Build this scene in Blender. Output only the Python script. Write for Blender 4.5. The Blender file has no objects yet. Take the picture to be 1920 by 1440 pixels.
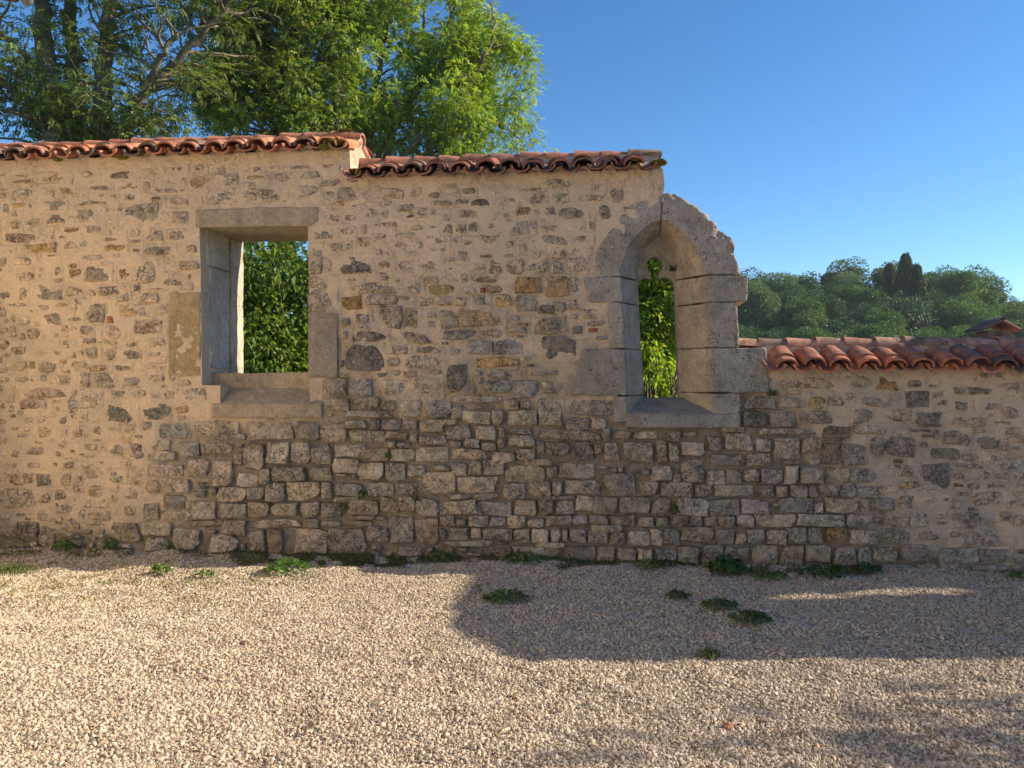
import bpy, bmesh, math, random
import numpy as np
from mathutils import Vector, Matrix, Euler, noise

R = math.radians
rng = random.Random(11)
npr = np.random.default_rng(5)
sc = bpy.context.scene
COL = sc.collection

# ------------------------------------------------------------------ camera, sky, sun, exposure
EYE, FPX = 1.45, 1440.0
cam_d = bpy.data.cameras.new('camera')
cam_d.sensor_width = 36.0
cam_d.lens = 27.0
cam_d.clip_start, cam_d.clip_end = 0.05, 4000
cam = bpy.data.objects.new('camera', cam_d)
COL.objects.link(cam)
cam.location = (0, 0, EYE)
cam.rotation_euler = (R(90), 0, 0)
sc.camera = cam

SUN_EL, SUN_AZ = R(27), R(1)           # azimuth counted from +X towards +Y
w = bpy.data.worlds.new('World')
sc.world = w
w.use_nodes = True
nt = w.node_tree
nt.nodes.clear()
sky = nt.nodes.new('ShaderNodeTexSky')
sky.sky_type = 'NISHITA'
sky.sun_disc = False
sky.sun_elevation = SUN_EL
sky.sun_rotation = math.pi / 2 - SUN_AZ
sky.altitude = 1200
sky.air_density = 1.0
sky.dust_density = 0.05
sky.ozone_density = 3.5
bg = nt.nodes.new('ShaderNodeBackground')
bg.inputs['Strength'].default_value = 0.071
out = nt.nodes.new('ShaderNodeOutputWorld')
hsv = nt.nodes.new('ShaderNodeHueSaturation')
hsv.inputs['Saturation'].default_value = 1.20
hsv.inputs['Value'].default_value = 1.0
nt.links.new(sky.outputs[0], hsv.inputs['Color'])
nt.links.new(hsv.outputs[0], bg.inputs[0])
nt.links.new(bg.outputs[0], out.inputs[0])

sun_d = bpy.data.lights.new('sun', 'SUN')
sun_d.energy = 3.6
sun_d.angle = R(0.5)
sun_d.color = (1.0, 0.83, 0.60)
sun = bpy.data.objects.new('sun', sun_d)
COL.objects.link(sun)
to_sun = Vector((math.cos(SUN_EL) * math.cos(SUN_AZ), math.cos(SUN_EL) * math.sin(SUN_AZ), math.sin(SUN_EL)))
sun.rotation_euler = (-to_sun).to_track_quat('-Z', 'Y').to_euler()
sun.location = to_sun * 60

vs = sc.view_settings
vs.view_transform = 'Standard'
vs.look = 'None'
vs.gamma = 1.0
vs.use_curve_mapping = False
vs.exposure = 1.5
sc.cycles.use_denoising = True
sc.cycles.max_bounces = 8
sc.cycles.diffuse_bounces = 5
sc.cycles.transparent_max_bounces = 8

# ------------------------------------------------------------------ frame of the wall
YAW = R(6)
WO = Vector((0, 6.3, 0))
WU = Vector((math.cos(YAW), -math.sin(YAW), 0))
WB = Vector((math.sin(YAW), math.cos(YAW), 0))


def L(x, y, d=0.0):
    """A point of the wall seen at (x, y) in the 1920x1440 survey, at depth d: local (s, d, z)."""
    r = Vector(((x - 960) / FPX, 1, (720 - y) / FPX))
    t = (d + WO.dot(WB)) / r.dot(WB)
    p = r * t
    return ((p - WO).dot(WU), d, EYE + p.z)


def SZ(x, y, d=0.0):
    a = L(x, y, d)
    return (a[0], a[2])


def ground_at(x, y, z=0.0):
    t = (EYE - z) * FPX / (y - 720)
    return Vector(((x - 960) / FPX * t, t, z))


# ------------------------------------------------------------------ helpers
def tag(o, label=None, cat=None, group=None, kind=None):
    if label: o['label'] = label
    if cat: o['category'] = cat
    if group: o['group'] = group
    if kind: o['kind'] = kind
    return o


def link(name, me, parent=None, mat=None, loc=None):
    o = bpy.data.objects.new(name, me)
    COL.objects.link(o)
    if parent: o.parent = parent
    if loc is not None: o.location = loc
    if mat is not None: me.materials.append(mat)
    return o


def empty(name, loc, rz=0.0):
    o = bpy.data.objects.new(name, None)
    o.empty_display_size = 0.2
    COL.objects.link(o)
    o.location = loc
    o.rotation_euler = (0, 0, rz)
    return o


def mesh_np(name, v, f, smooth=False, col=None):
    """v (N,3); f (M,k) with one face size."""
    me = bpy.data.meshes.new(name)
    v = np.asarray(v, dtype=np.float32)
    f = np.asarray(f, dtype=np.int32)
    k = f.shape[1]
    me.vertices.add(len(v))
    me.vertices.foreach_set('co', v.ravel())
    me.loops.add(f.size)
    me.loops.foreach_set('vertex_index', f.ravel())
    me.polygons.add(len(f))
    me.polygons.foreach_set('loop_start', np.arange(len(f), dtype=np.int32) * k)
    me.polygons.foreach_set('loop_total', np.full(len(f), k, dtype=np.int32))
    me.polygons.foreach_set('use_smooth', np.full(len(f), smooth, dtype=bool))
    me.update(calc_edges=True)
    me.validate()
    if col is not None:
        set_col(me, col)
    return me


def set_col(me, col, name='Col'):
    a = me.color_attributes.new(name, 'FLOAT_COLOR', 'POINT')
    n = len(me.vertices)
    c = np.ones((n, 4), dtype=np.float32)
    c[:, :np.asarray(col).shape[-1]] = col
    a.data.foreach_set('color', c.ravel())


def mesh_py(name, v, f, smooth=False, col=None):
    me = bpy.data.meshes.new(name)
    me.from_pydata([tuple(p) for p in v], [], f)
    me.update()
    if smooth:
        me.polygons.foreach_set('use_smooth', np.ones(len(me.polygons), dtype=bool))
    if col is not None:
        set_col(me, col)
    return me


_tab = npr.random((256, 256)).astype(np.float32)


def vnoise(x, y, seed=0):
    x = np.asarray(x, dtype=np.float64) + seed * 17.31
    y = np.asarray(y, dtype=np.float64) + seed * 9.17
    xi = np.floor(x).astype(int); yi = np.floor(y).astype(int)
    fx = x - xi; fy = y - yi
    fx = fx * fx * (3 - 2 * fx); fy = fy * fy * (3 - 2 * fy)
    a = _tab[xi & 255, yi & 255]; b = _tab[(xi + 1) & 255, yi & 255]
    c = _tab[xi & 255, (yi + 1) & 255]; d = _tab[(xi + 1) & 255, (yi + 1) & 255]
    return (a + (b - a) * fx) * (1 - fy) + (c + (d - c) * fx) * fy


def fbm(x, y, sc_, oct_=4, seed=0):
    r = 0; amp = 1; tot = 0
    for i in range(oct_):
        r = r + amp * (vnoise(np.asarray(x) * sc_, np.asarray(y) * sc_, seed + i) - 0.5)
        tot += amp; amp *= 0.5; sc_ *= 2.03
    return r / tot * 2


def in_poly(px, py, poly):
    px = np.asarray(px); py = np.asarray(py)
    c = np.zeros(px.shape, dtype=bool)
    n = len(poly)
    for i in range(n):
        x1, y1 = poly[i]; x2, y2 = poly[(i + 1) % n]
        if y1 == y2: continue
        m = ((y1 > py) != (y2 > py)) & (px < (x2 - x1) * (py - y1) / (y2 - y1) + x1)
        c ^= m
    return c


# ------------------------------------------------------------------ materials
class NB:
    def __init__(s, name):
        s.m = bpy.data.materials.new(name)
        s.m.use_nodes = True
        s.t = s.m.node_tree
        s.t.nodes.clear()
        s.o = s.t.nodes.new('ShaderNodeOutputMaterial')

    def n(s, typ, **kw):
        nd = s.t.nodes.new('ShaderNode' + typ)
        for k, v in kw.items():
            setattr(nd, k, v)
        return nd

    def l(s, a, b):
        s.t.links.new(a, b)

    def put(s, sock, v):
        if isinstance(v, bpy.types.NodeSocket): s.l(v, sock)
        else: sock.default_value = v

    def pos(s):
        return s.n('NewGeometry').outputs['Position']

    def noise(s, vec, scale, detail=4, rough=0.55, out='Fac'):
        nd = s.n('TexNoise')
        s.l(vec, nd.inputs['Vector'])
        nd.inputs['Scale'].default_value = scale
        nd.inputs['Detail'].default_value = detail
        nd.inputs['Roughness'].default_value = rough
        return nd.outputs[out]

    def voro(s, vec, scale, feature='F1', out='Distance', rand=1.0):
        nd = s.n('TexVoronoi', feature=feature)
        s.l(vec, nd.inputs['Vector'])
        nd.inputs['Scale'].default_value = scale
        nd.inputs['Randomness'].default_value = rand
        return nd.outputs[out]

    def ramp(s, fac, stops):
        nd = s.n('ValToRGB')
        s.l(fac, nd.inputs[0])
        e = nd.color_ramp.elements
        while len(e) < len(stops): e.new(0.5)
        for i, (p, c) in enumerate(stops):
            e[i].position = p
            e[i].color = (c[0], c[1], c[2], 1) if not isinstance(c, (int, float)) else (c, c, c, 1)
        return nd.outputs[0]

    def mix(s, fac, a, b, mode='MIX'):
        nd = s.n('Mix', data_type='RGBA', blend_type=mode)
        s.put(nd.inputs[0], fac)
        for sock, v in ((nd.inputs[6], a), (nd.inputs[7], b)):
            s.put(sock, v if isinstance(v, bpy.types.NodeSocket) else (v[0], v[1], v[2], 1))
        return nd.outputs[2]

    def math(s, op, a, b=0.0, c=0.0):
        nd = s.n('Math', operation=op)
        s.put(nd.inputs[0], a); s.put(nd.inputs[1], b); s.put(nd.inputs[2], c)
        return nd.outputs[0]

    def attr(s, name, out='Color'):
        return s.n('Attribute', attribute_name=name).outputs[out]

    def bump(s, h, strength, dist, normal=None):
        nd = s.n('Bump')
        s.l(h, nd.inputs['Height'])
        nd.inputs['Strength'].default_value = strength
        nd.inputs['Distance'].default_value = dist
        if normal is not None: s.l(normal, nd.inputs['Normal'])
        return nd.outputs[0]

    def bsdf(s, color, rough=0.9, normal=None, spec=0.25):
        nd = s.n('BsdfPrincipled')
        s.put(nd.inputs['Base Color'], color if isinstance(color, bpy.types.NodeSocket) else (*color, 1))
        s.put(nd.inputs['Roughness'], rough)
        nd.inputs['Specular IOR Level'].default_value = spec
        if normal is not None: s.l(normal, nd.inputs['Normal'])
        return nd.outputs[0]

    def done(s, shader):
        s.l(shader, s.o.inputs['Surface'])
        return s.m


MORTAR = (0.60, 0.465, 0.335)


def mat_mortar():
    b = NB('lime_mortar')
    p = b.pos()
    c = b.ramp(b.noise(p, 1.3, 5), [(0.25, (0.48, 0.385, 0.29)), (0.5, MORTAR), (0.8, (0.64, 0.495, 0.355))])
    c = b.mix(b.ramp(b.noise(p, 9, 6, 0.65), [(0.42, 0.0), (0.72, 0.5)]), c, (0.42, 0.345, 0.255))
    c = b.mix(b.ramp(b.noise(p, 240, 2, 0.7), [(0.35, 0.35), (0.6, 0.0)]), c, (0.38, 0.30, 0.21))
    c = b.mix(b.ramp(b.noise(p, 170, 2, 0.7), [(0.62, 0.0), (0.75, 0.4)]), c, (0.66, 0.55, 0.42))
    film = b.math('MULTIPLY', b.ramp(b.noise(p, 3.2, 8, 0.72), [(0.42, 0.0), (0.60, 1.0)]), b.ramp(b.attr('Col', 'Fac'), [(0.05, 0.15), (0.40, 0.85)]))
    c = b.mix(film, c, (0.36, 0.315, 0.265))
    c = b.mix(b.ramp(b.noise(p, 34, 6, 0.75), [(0.56, 0.0), (0.7, 0.5)]), c, (0.30, 0.25, 0.20))
    dry = b.math('ADD', b.attr('Col', 'Fac'), b.math('MULTIPLY', b.math('SUBTRACT', b.noise(p, 6, 4), 0.5), 0.8))
    c = b.mix(b.ramp(dry, [(0.5, 0.0), (0.98, 0.85)]), c, (0.185, 0.16, 0.13))
    rg = b.math('ABSOLUTE', b.math('SUBTRACT', b.noise(p, 11, 5, .62), 0.5))
    crack = b.math('MULTIPLY', b.ramp(rg, [(0.0, 1.0), (.014, 0.0)]), b.ramp(b.noise(p, 3.3, 3), [(.5, 0.0), (.58, 1.0)]))
    c = b.mix(b.math('MULTIPLY', crack, .55), c, (0.13, 0.105, 0.085))
    c = b.mix(1.0, c, b.ramp(b.noise(p, 95, 4, .75), [(0.34, 0.78), (0.52, 1.03), (0.7, 1.2)]), 'MULTIPLY')
    h = b.math('SUBTRACT', b.math('ADD', b.noise(p, 60, 5, 0.6), b.math('MULTIPLY', b.noise(p, 300, 2), 0.35)), b.math('MULTIPLY', crack, .5))
    return b.done(b.bsdf(c, 0.95, b.bump(h, 0.8, 0.009), 0.1))


def mat_stone(name='rubble_limestone', k=1.0):
    b = NB(name)
    p = b.pos()
    base = b.mix(1.0, b.attr('Col'), b.ramp(b.noise(p, 2.6, 4, .6), [(0.3, 0.78), (0.7, 1.2)]), 'MULTIPLY')
    v = b.ramp(b.noise(p, 16, 8, 0.7), [(0.28, 1 - .5 * k), (0.5, 1.0), (0.74, 1 + .38 * k)])
    c = b.mix(1.0, base, v, 'MULTIPLY')
    c = b.mix(b.ramp(b.noise(p, 45, 4, 0.65), [(0.5, 0.0), (0.72, 0.45 * k)]), c, (0.16, 0.145, 0.125))
    # grain: dark weathered patches and pale broken faces
    c = b.mix(b.ramp(b.noise(p, 24, 6, 0.75), [(0.52, 0.0), (0.66, 0.5 * k)]), c, (0.13, 0.115, 0.095))
    c = b.mix(b.ramp(b.noise(p, 31, 5, 0.7), [(0.56, 0.0), (0.70, 0.5 * k)]), c, (0.56, 0.47, 0.35))
    # lime smeared over the faces and feathered over the edges when the joints were pointed
    sm = b.math('ADD', b.attr('Smear', 'Fac'), b.math('MULTIPLY', b.math('SUBTRACT', b.noise(p, 26, 5, 0.7), 0.5), 1.9))
    sm = b.ramp(sm, [(0.42, 0.0), (0.62, 1.0)])
    sm = b.math('MULTIPLY', sm, b.ramp(b.attr('Smear', 'Fac'), [(0.0, 0.0), (0.15, 1.0)]))
    c = b.mix(sm, c, (0.54, 0.415, 0.285))
    mp = b.n('Mapping'); b.l(p, mp.inputs[0]); mp.inputs['Scale'].default_value = (1, 1, .22)
    c = b.mix(b.ramp(b.noise(mp.outputs[0], 13, 6, .7), [(0.5, 0.0), (0.7, 0.5)]), c, (0.20, 0.185, 0.165))
    # pale lichen crusts
    lich = b.math('MULTIPLY', b.ramp(b.voro(p, 55), [(0.14, 1.0), (0.26, 0.0)]),
                  b.ramp(b.noise(p, 4.5, 5, .65), [(0.52, 0.0), (0.62, 0.65)]))
    c = b.mix(lich, c, (0.60, 0.57, 0.50))
    # black lichen and pits
    pit = b.attr('Pit', 'Fac')
    warp = b.n('VectorMath', operation='ADD')
    b.l(p, warp.inputs[0]); 
    wn = b.n('VectorMath', operation='SCALE'); b.l(b.noise(p, 60, 3, .6, 'Color'), wn.inputs[0]); wn.inputs['Scale'].default_value = .022
    b.l(wn.outputs[0], warp.inputs[1])
    hole = b.ramp(b.voro(warp.outputs[0], 46), [(0.20, 1.0), (0.30, 0.0)])
    patch = b.ramp(b.noise(p, 6, 6, .7), [(0.50, 0.0), (0.58, 1.0)])
    hole = b.math('MULTIPLY', b.math('MULTIPLY', hole, patch), pit)
    c = b.mix(hole, c, (0.03, 0.028, 0.026))
    def ridge(scale, wd, lo, hi, ms):
        rg = b.math('ABSOLUTE', b.math('SUBTRACT', b.noise(p, scale, 4, .6), 0.5))
        return b.math('MULTIPLY', b.ramp(rg, [(0.0, 1.0), (wd, 0.0)]), b.ramp(b.noise(p, ms, 3), [(lo, 0.0), (hi, 1.0)]))
    crack = b.math('MAXIMUM', ridge(17, .022, .46, .56, 5.0), ridge(34, .03, .5, .6, 9.0))
    c = b.mix(b.math('MULTIPLY', crack, .62 * k ** 2), c, (0.075, 0.065, 0.055))
    grit = b.ramp(b.noise(p, 110, 3, .75), [(0.36, 1 - .4 * k), (0.52, 1.0), (0.7, 1 + .3 * k)])
    c = b.mix(1.0, c, grit, 'MULTIPLY')
    hole = b.math('MAXIMUM', hole, b.math('MULTIPLY', crack, .6 * k ** 2))
    h = b.math('SUBTRACT', b.math('ADD', b.noise(p, 38, 6, 0.68), b.math('MULTIPLY', b.noise(p, 160, 3), 0.4)), b.math('MULTIPLY', hole, 1.2))
    return b.done(b.bsdf(c, 0.93, b.bump(h, 1.0, 0.014), 0.12))


def mat_tile():
    b = NB('terracotta')
    tc = b.n('TexCoord').outputs['Object']
    oi = b.n('ObjectInfo')
    off = b.n('VectorMath', operation='ADD')
    b.l(tc, off.inputs[0])
    cx = b.n('CombineXYZ')
    b.l(b.math('MULTIPLY', oi.outputs['Random'], 37.0), cx.inputs[0])
    b.l(b.math('MULTIPLY', oi.outputs['Random'], 91.0), cx.inputs[1])
    b.l(cx.outputs[0], off.inputs[1])
    p = off.outputs[0]
    c = b.mix(1.0, oi.outputs['Color'], b.ramp(b.noise(p, 16, 5), [(0.25, 0.7), (0.75, 1.25)]), 'MULTIPLY')
    c = b.mix(b.ramp(b.noise(p, 11, 7, 0.75), [(0.44, 0.0), (0.64, 0.8)]), c, (0.075, 0.058, 0.048))
    c = b.mix(b.ramp(b.noise(p, 60, 4, 0.7), [(0.58, 0.0), (0.70, 0.55)]), c, (0.40, 0.34, 0.27))
    return b.done(b.bsdf(c, 0.88, b.bump(b.noise(p, 90, 5), 0.5, 0.004), 0.2))


def mat_simple(name, c1, c2, scale=20, rough=0.9, bump=0.4, bdist=0.01, spec=0.2):
    b = NB(name)
    p = b.pos()
    c = b.ramp(b.noise(p, scale, 5, 0.62), [(0.3, c1), (0.7, c2)])
    return b.done(b.bsdf(c, rough, b.bump(b.noise(p, scale * 4, 5), bump, bdist), spec))


def mat_leaf(name, gain=1.0, trans=0.45, tint=(1.25, 1.25, 0.45)):
    b = NB(name)
    c = b.attr('Col')
    c = b.mix(1.0, c, b.ramp(b.noise(b.pos(), 1.2, 3), [(0.3, 0.75 * gain), (0.7, 1.2 * gain)]), 'MULTIPLY')
    d = b.bsdf(c, 0.5, None, 0.35)
    tr = b.n('BsdfTranslucent')
    b.l(b.mix(1.0, c, tint, 'MULTIPLY'), tr.inputs['Color'])
    mx = b.n('MixShader')
    mx.inputs[0].default_value = trans
    b.l(d, mx.inputs[1]); b.l(tr.outputs[0], mx.inputs[2])
    return b.done(mx.outputs[0])


def mat_pebble():
    b = NB('pebbles')
    oi = b.n('ObjectInfo')
    c = b.ramp(oi.outputs['Random'], [(0.0, (0.12, 0.10, 0.085)), (0.22, (0.34, 0.29, 0.23)), (0.45, (0.47, 0.40, 0.315)),
                                      (0.7, (0.40, 0.355, 0.30)), (0.9, (0.64, 0.56, 0.45)), (0.965, (0.55, 0.40, 0.27)), (1.0, (0.40, 0.25, 0.19))])
    tc = b.n('TexCoord').outputs['Object']
    c = b.mix(b.ramp(b.noise(tc, 3.0, 4), [(0.4, 0.0), (0.7, 0.35)]), c, (0.33, 0.28, 0.22))
    return b.done(b.bsdf(c, 0.85, None, 0.25))


def mat_ground_gravel():
    b = NB('gravel_bed')
    p = b.pos()
    c = b.ramp(b.voro(p, 70, out='Color'), [(0.1, (0.26, 0.21, 0.16)), (0.5, (0.42, 0.35, 0.27)), (0.9, (0.56, 0.49, 0.40))])
    c = b.mix(b.ramp(b.voro(p, 70), [(0.3, 0.0), (0.65, 0.7)]), c, (0.12, 0.10, 0.08))
    c = b.mix(0.45, c, (0.13, 0.108, 0.085))  # darker bed paints the shadowed gaps between the pebbles
    return b.done(b.bsdf(c, 0.95, b.bump(b.voro(p, 70), 0.8, -0.012), 0.1))


M_MORTAR, M_STONE, M_TILE = mat_mortar(), mat_stone(), mat_tile()
M_ASHLAR = mat_stone('dressed_limestone', .52)
M_BARK = mat_simple('bark', (0.09, 0.074, 0.056), (0.27, 0.23, 0.17), 5, 0.95, 0.9, 0.03, 0.1)
M_TWIG = mat_simple('twig_bark', (0.06, 0.05, 0.038), (0.17, 0.14, 0.10), 8, 0.95, 0.5, 0.01, 0.1)
M_ASH = mat_leaf('ash_leaves', 1.0, 0.5)
M_BUSH = mat_leaf('bush_leaves', 1.0, 0.5)
M_WOOD = mat_leaf('far_leaves', 1.0, 0.3)
M_WEED = mat_leaf('weed_leaves', 1.0, 0.35)
M_GRAVELBED = mat_ground_gravel()
M_PEBBLE = mat_pebble()
M_GRASS = mat_simple('meadow', (0.045, 0.075, 0.02), (0.10, 0.14, 0.04), 0.8, 0.95, 0.5, 0.05)
M_TIMBER = mat_simple('weathered_timber', (0.06, 0.042, 0.03), (0.14, 0.10, 0.07), 12)
M_ZINC = mat_simple('zinc', (0.10, 0.10, 0.105), (0.17, 0.17, 0.175), 9, 0.6, 0.1, 0.002, 0.5)
M_MOSS = mat_simple('moss_green', (0.10, 0.105, 0.018), (0.27, 0.235, 0.045), 60, 1.0, 1.0, 0.012, 0.05)
M_BRICKRED = mat_simple('fired_clay', (0.24, 0.115, 0.08), (0.34, 0.17, 0.12), 30)
M_DRY = mat_simple('dry_stalk', (0.42, 0.35, 0.19), (0.58, 0.50, 0.30), 30)

# ------------------------------------------------------------------ ground
def ground_z(x, y):
    y = np.asarray(y, dtype=float)
    return np.interp(y, [-100, 16, 34, 55, 74, 136, 175, 260, 1400], [0, 0, -1.2, -3, -3, 3.5, 5, 4, 4])


ys = np.concatenate([np.linspace(-120, 0, 7), np.linspace(4, 180, 60), np.linspace(200, 1400, 14)])
xs = np.concatenate([np.linspace(-1100, -160, 10), np.linspace(-140, 160, 61), np.linspace(180, 1100, 10)])
gx, gy = np.meshgrid(xs, ys)
gz = ground_z(gx, gy) - 0.14 + np.where(gy > 30, fbm(gx, gy, 0.03, 3) * 0.8, 0)
gv = np.stack([gx, gy, gz], -1).reshape(-1, 3)
nx_ = len(xs)
ii, jj = np.meshgrid(np.arange(len(ys) - 1), np.arange(nx_ - 1), indexing='ij')
a0 = (ii * nx_ + jj).ravel()
ground = link('ground', mesh_np('ground', gv, np.stack([a0, a0 + 1, a0 + nx_ + 1, a0 + nx_], -1), True), None, M_GRASS)
tag(ground, kind='structure', label='grassy ground rolling away behind the wall to the hill')

# gravel yard in front of the wall, with the slight swells of raked gravel
xs = np.linspace(-16, 16, 129); ys = np.linspace(-14, 6.75, 84)
gx, gy = np.meshgrid(xs, ys)
_dg = np.random.default_rng(90)
DIMP = np.stack([_dg.uniform(-3.6, 3.6, 120), _dg.uniform(2.2, 5.0, 120), _dg.uniform(.05, .12, 120), _dg.uniform(.012, .03, 120)], -1)
def yard_z(x, y):
    x = np.asarray(x, float); y = np.asarray(y, float)
    dz = 0
    for a_, b_, r_, h_ in DIMP:
        q_ = ((x - a_) ** 2 + (y - b_) ** 2) / r_ ** 2
        dz = dz - h_ * np.exp(-q_) + .45 * h_ * np.exp(-q_ / 3.5)
    return dz + _yard(x, y)
def _yard(x, y):
    return fbm(x, y, 1.1, 3, 3) * 0.018 + fbm(x, y, 5.0, 3, 6) * 0.026
gv = np.stack([gx, gy, yard_z(gx, gy) - 0.045 * np.clip((5 - np.abs(gx)) / 1.0, 0, 1) * np.clip((gy - 1.6) / .6, 0, 1) - 0.004], -1)
# its far edge follows the wall foot
gv[..., 1] = np.where(gy > 6.0, np.minimum(gy, 6.30 - np.tan(YAW) * gx + 0.30), gy)
nx_ = len(xs)
ii, jj = np.meshgrid(np.arange(len(ys) - 1), np.arange(nx_ - 1), indexing='ij')
a0 = (ii * nx_ + jj).ravel()
yard = link('gravel_yard', mesh_np('gravel_yard', gv.reshape(-1, 3), np.stack([a0, a0 + 1, a0 + nx_ + 1, a0 + nx_], -1), True), None, M_GRAVELBED)
tag(yard, kind='structure', label='pale gravel yard in front of the ruined wall')

# ------------------------------------------------------------------ the wall: core of rubble and mortar
THICK = 0.70
wall = empty('ruined_stone_wall', WO, -YAW)
tag(wall, 'long ruined rubble stone wall with tile copings, square window and broken pointed window', 'wall')

ZE = {'tall': 3.39, 'middle': 3.15, 'low': 1.545}      # eave heights of the three tile copings
S_LEFT, S_RIGHT = -5.6, 5.3
S_STEP = L(655, 320)[0]
S_END = L(1243, 330)[0]
S_LOW = L(1441, 700)[0]
outer = [(S_LEFT, -0.15), (S_LEFT, ZE['tall'] + .03), (S_STEP, ZE['tall'] + .03), (S_STEP + .012, ZE['middle'] + .03), (S_END, ZE['middle'] + .03),
         SZ(1246, 345), SZ(1243, 372), SZ(1200, 402), SZ(1160, 452), SZ(1145, 515), SZ(1150, 600), SZ(1158, 735), SZ(1165, 790), SZ(1360, 790),
         SZ(1365, 728), SZ(1434, 728), (S_LOW, ZE['low'] + .03), (S_RIGHT, ZE['low'] + .03), (S_RIGHT, -0.15)]
hole = [SZ(374, 420), SZ(577, 419), SZ(579, 560), SZ(580, 765), SZ(413, 765), SZ(413, 723), SZ(379, 722), SZ(377, 560)]

# how far the pointing has weathered out (0 flush lime mortar, 1 dry open joints)
GS = 0.04
ga, gb = np.meshgrid(np.arange(-6, 6, GS), np.arange(-0.4, 3.8, GS), indexing='ij')
field = np.zeros_like(ga)
for val, poly in [
    (0.46, [(600, 560), (830, 520), (1110, 470), (1175, 740), (1180, 800), (560, 800)]),
    (0.36, [(1440, 700), (1660, 700), (1960, 860), (1960, 1090), (1540, 1090)]),
    (0.18, [(-60, 560), (320, 700), (320, 1000), (-60, 1000)]),
    (0.62, [(-60, 988), (190, 992), (262, 965), (285, 900), (292, 850), (310, 800), (400, 786), (560, 772), (600, 715), (720, 700), (850, 705),
            (940, 700), (1060, 720), (1180, 740), (1190, 700), (1400, 700), (1440, 722), (1560, 780), (1590, 860), (1650, 905), (1720, 965),
            (1800, 1025), (1960, 1050), (1960, 1140), (-60, 1140)]),
    (1.0, [(-60, 1004), (230, 1006), (330, 985), (380, 930), (420, 850), (450, 812), (560, 800), (640, 785), (720, 775), (850, 780),
           (940, 770), (1060, 780), (1180, 770), (1190, 700), (1400, 715), (1440, 745), (1505, 800), (1520, 880), (1560, 920), (1610, 975),
           (1690, 1035), (1960, 1072), (1960, 1140), (-60, 1140)])]:
    q = [SZ(*p) for p in poly]
    field = np.where(in_poly(ga, gb, q), np.maximum(val, field), field)
for _ in range(7):
    k = np.pad(field, 1, mode='edge')
    field = (k[:-2, 1:-1] + k[2:, 1:-1] + k[1:-1, :-2] + k[1:-1, 2:] + 2 * k[1:-1, 1:-1]) / 6
# the pointing has worn patchily everywhere
field = np.clip(field + (fbm(ga, gb, 2.2, 4, 12) * 0.45 + 0.10) * np.clip(1.15 - field, 0, 1), 0, 1)


def dryness(s, z):
    u = np.clip((np.asarray(s) + 6) / GS, 0, field.shape[0] - 1.001)
    v = np.clip((np.asarray(z) + 0.4) / GS, 0, field.shape[1] - 1.001)
    i = u.astype(int); j = v.astype(int); fu = u - i; fv = v - j
    return (field[i, j] * (1 - fu) + field[i + 1, j] * fu) * (1 - fv) + (field[i, j + 1] * (1 - fu) + field[i + 1, j + 1] * fu) * fv


def face_depth(s, z):
    dr = dryness(s, z)
    return 0.050 * dr ** 1.6 + fbm(s, z, 3.1, 2, 8) * 0.004 + fbm(s, z, 15, 4, 4) * (0.008 + 0.012 * dr)


def snapped_grid(step, polys):
    s = np.arange(S_LEFT, S_RIGHT + step, step); z = np.arange(-0.15, 3.45, step)
    a, b = np.meshgrid(s, z, indexing='ij')
    best = np.full(a.shape, 1e9); na = a.copy(); nb = b.copy()
    for poly in polys:
        for i in range(len(poly)):
            x1, y1 = poly[i]; x2, y2 = poly[(i + 1) % len(poly)]
            dx, dy = x2 - x1, y2 - y1
            t = np.clip(((a - x1) * dx + (b - y1) * dy) / (dx * dx + dy * dy), 0, 1)
            qx, qy = x1 + t * dx, y1 + t * dy
            d2 = (a - qx) ** 2 + (b - qy) ** 2
            m = (d2 < best) & (d2 < (0.72 * step) ** 2)
            best = np.where(m, d2, best); na = np.where(m, qx, na); nb = np.where(m, qy, nb)
    ca = (na[:-1, :-1] + na[1:, :-1] + na[:-1, 1:] + na[1:, 1:]) / 4
    cb = (nb[:-1, :-1] + nb[1:, :-1] + nb[:-1, 1:] + nb[1:, 1:]) / 4
    keep = in_poly(ca, cb, polys[0]) & ~in_poly(ca, cb, polys[1])
    n2 = a.shape[1]
    i, j = np.nonzero(keep)
    q = np.stack([i * n2 + j, (i + 1) * n2 + j, (i + 1) * n2 + j + 1, i * n2 + j + 1], -1)
    used = np.unique(q); remap = np.full(a.size, -1); remap[used] = np.arange(len(used))
    return na.ravel()[used], nb.ravel()[used], remap[q]


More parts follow.
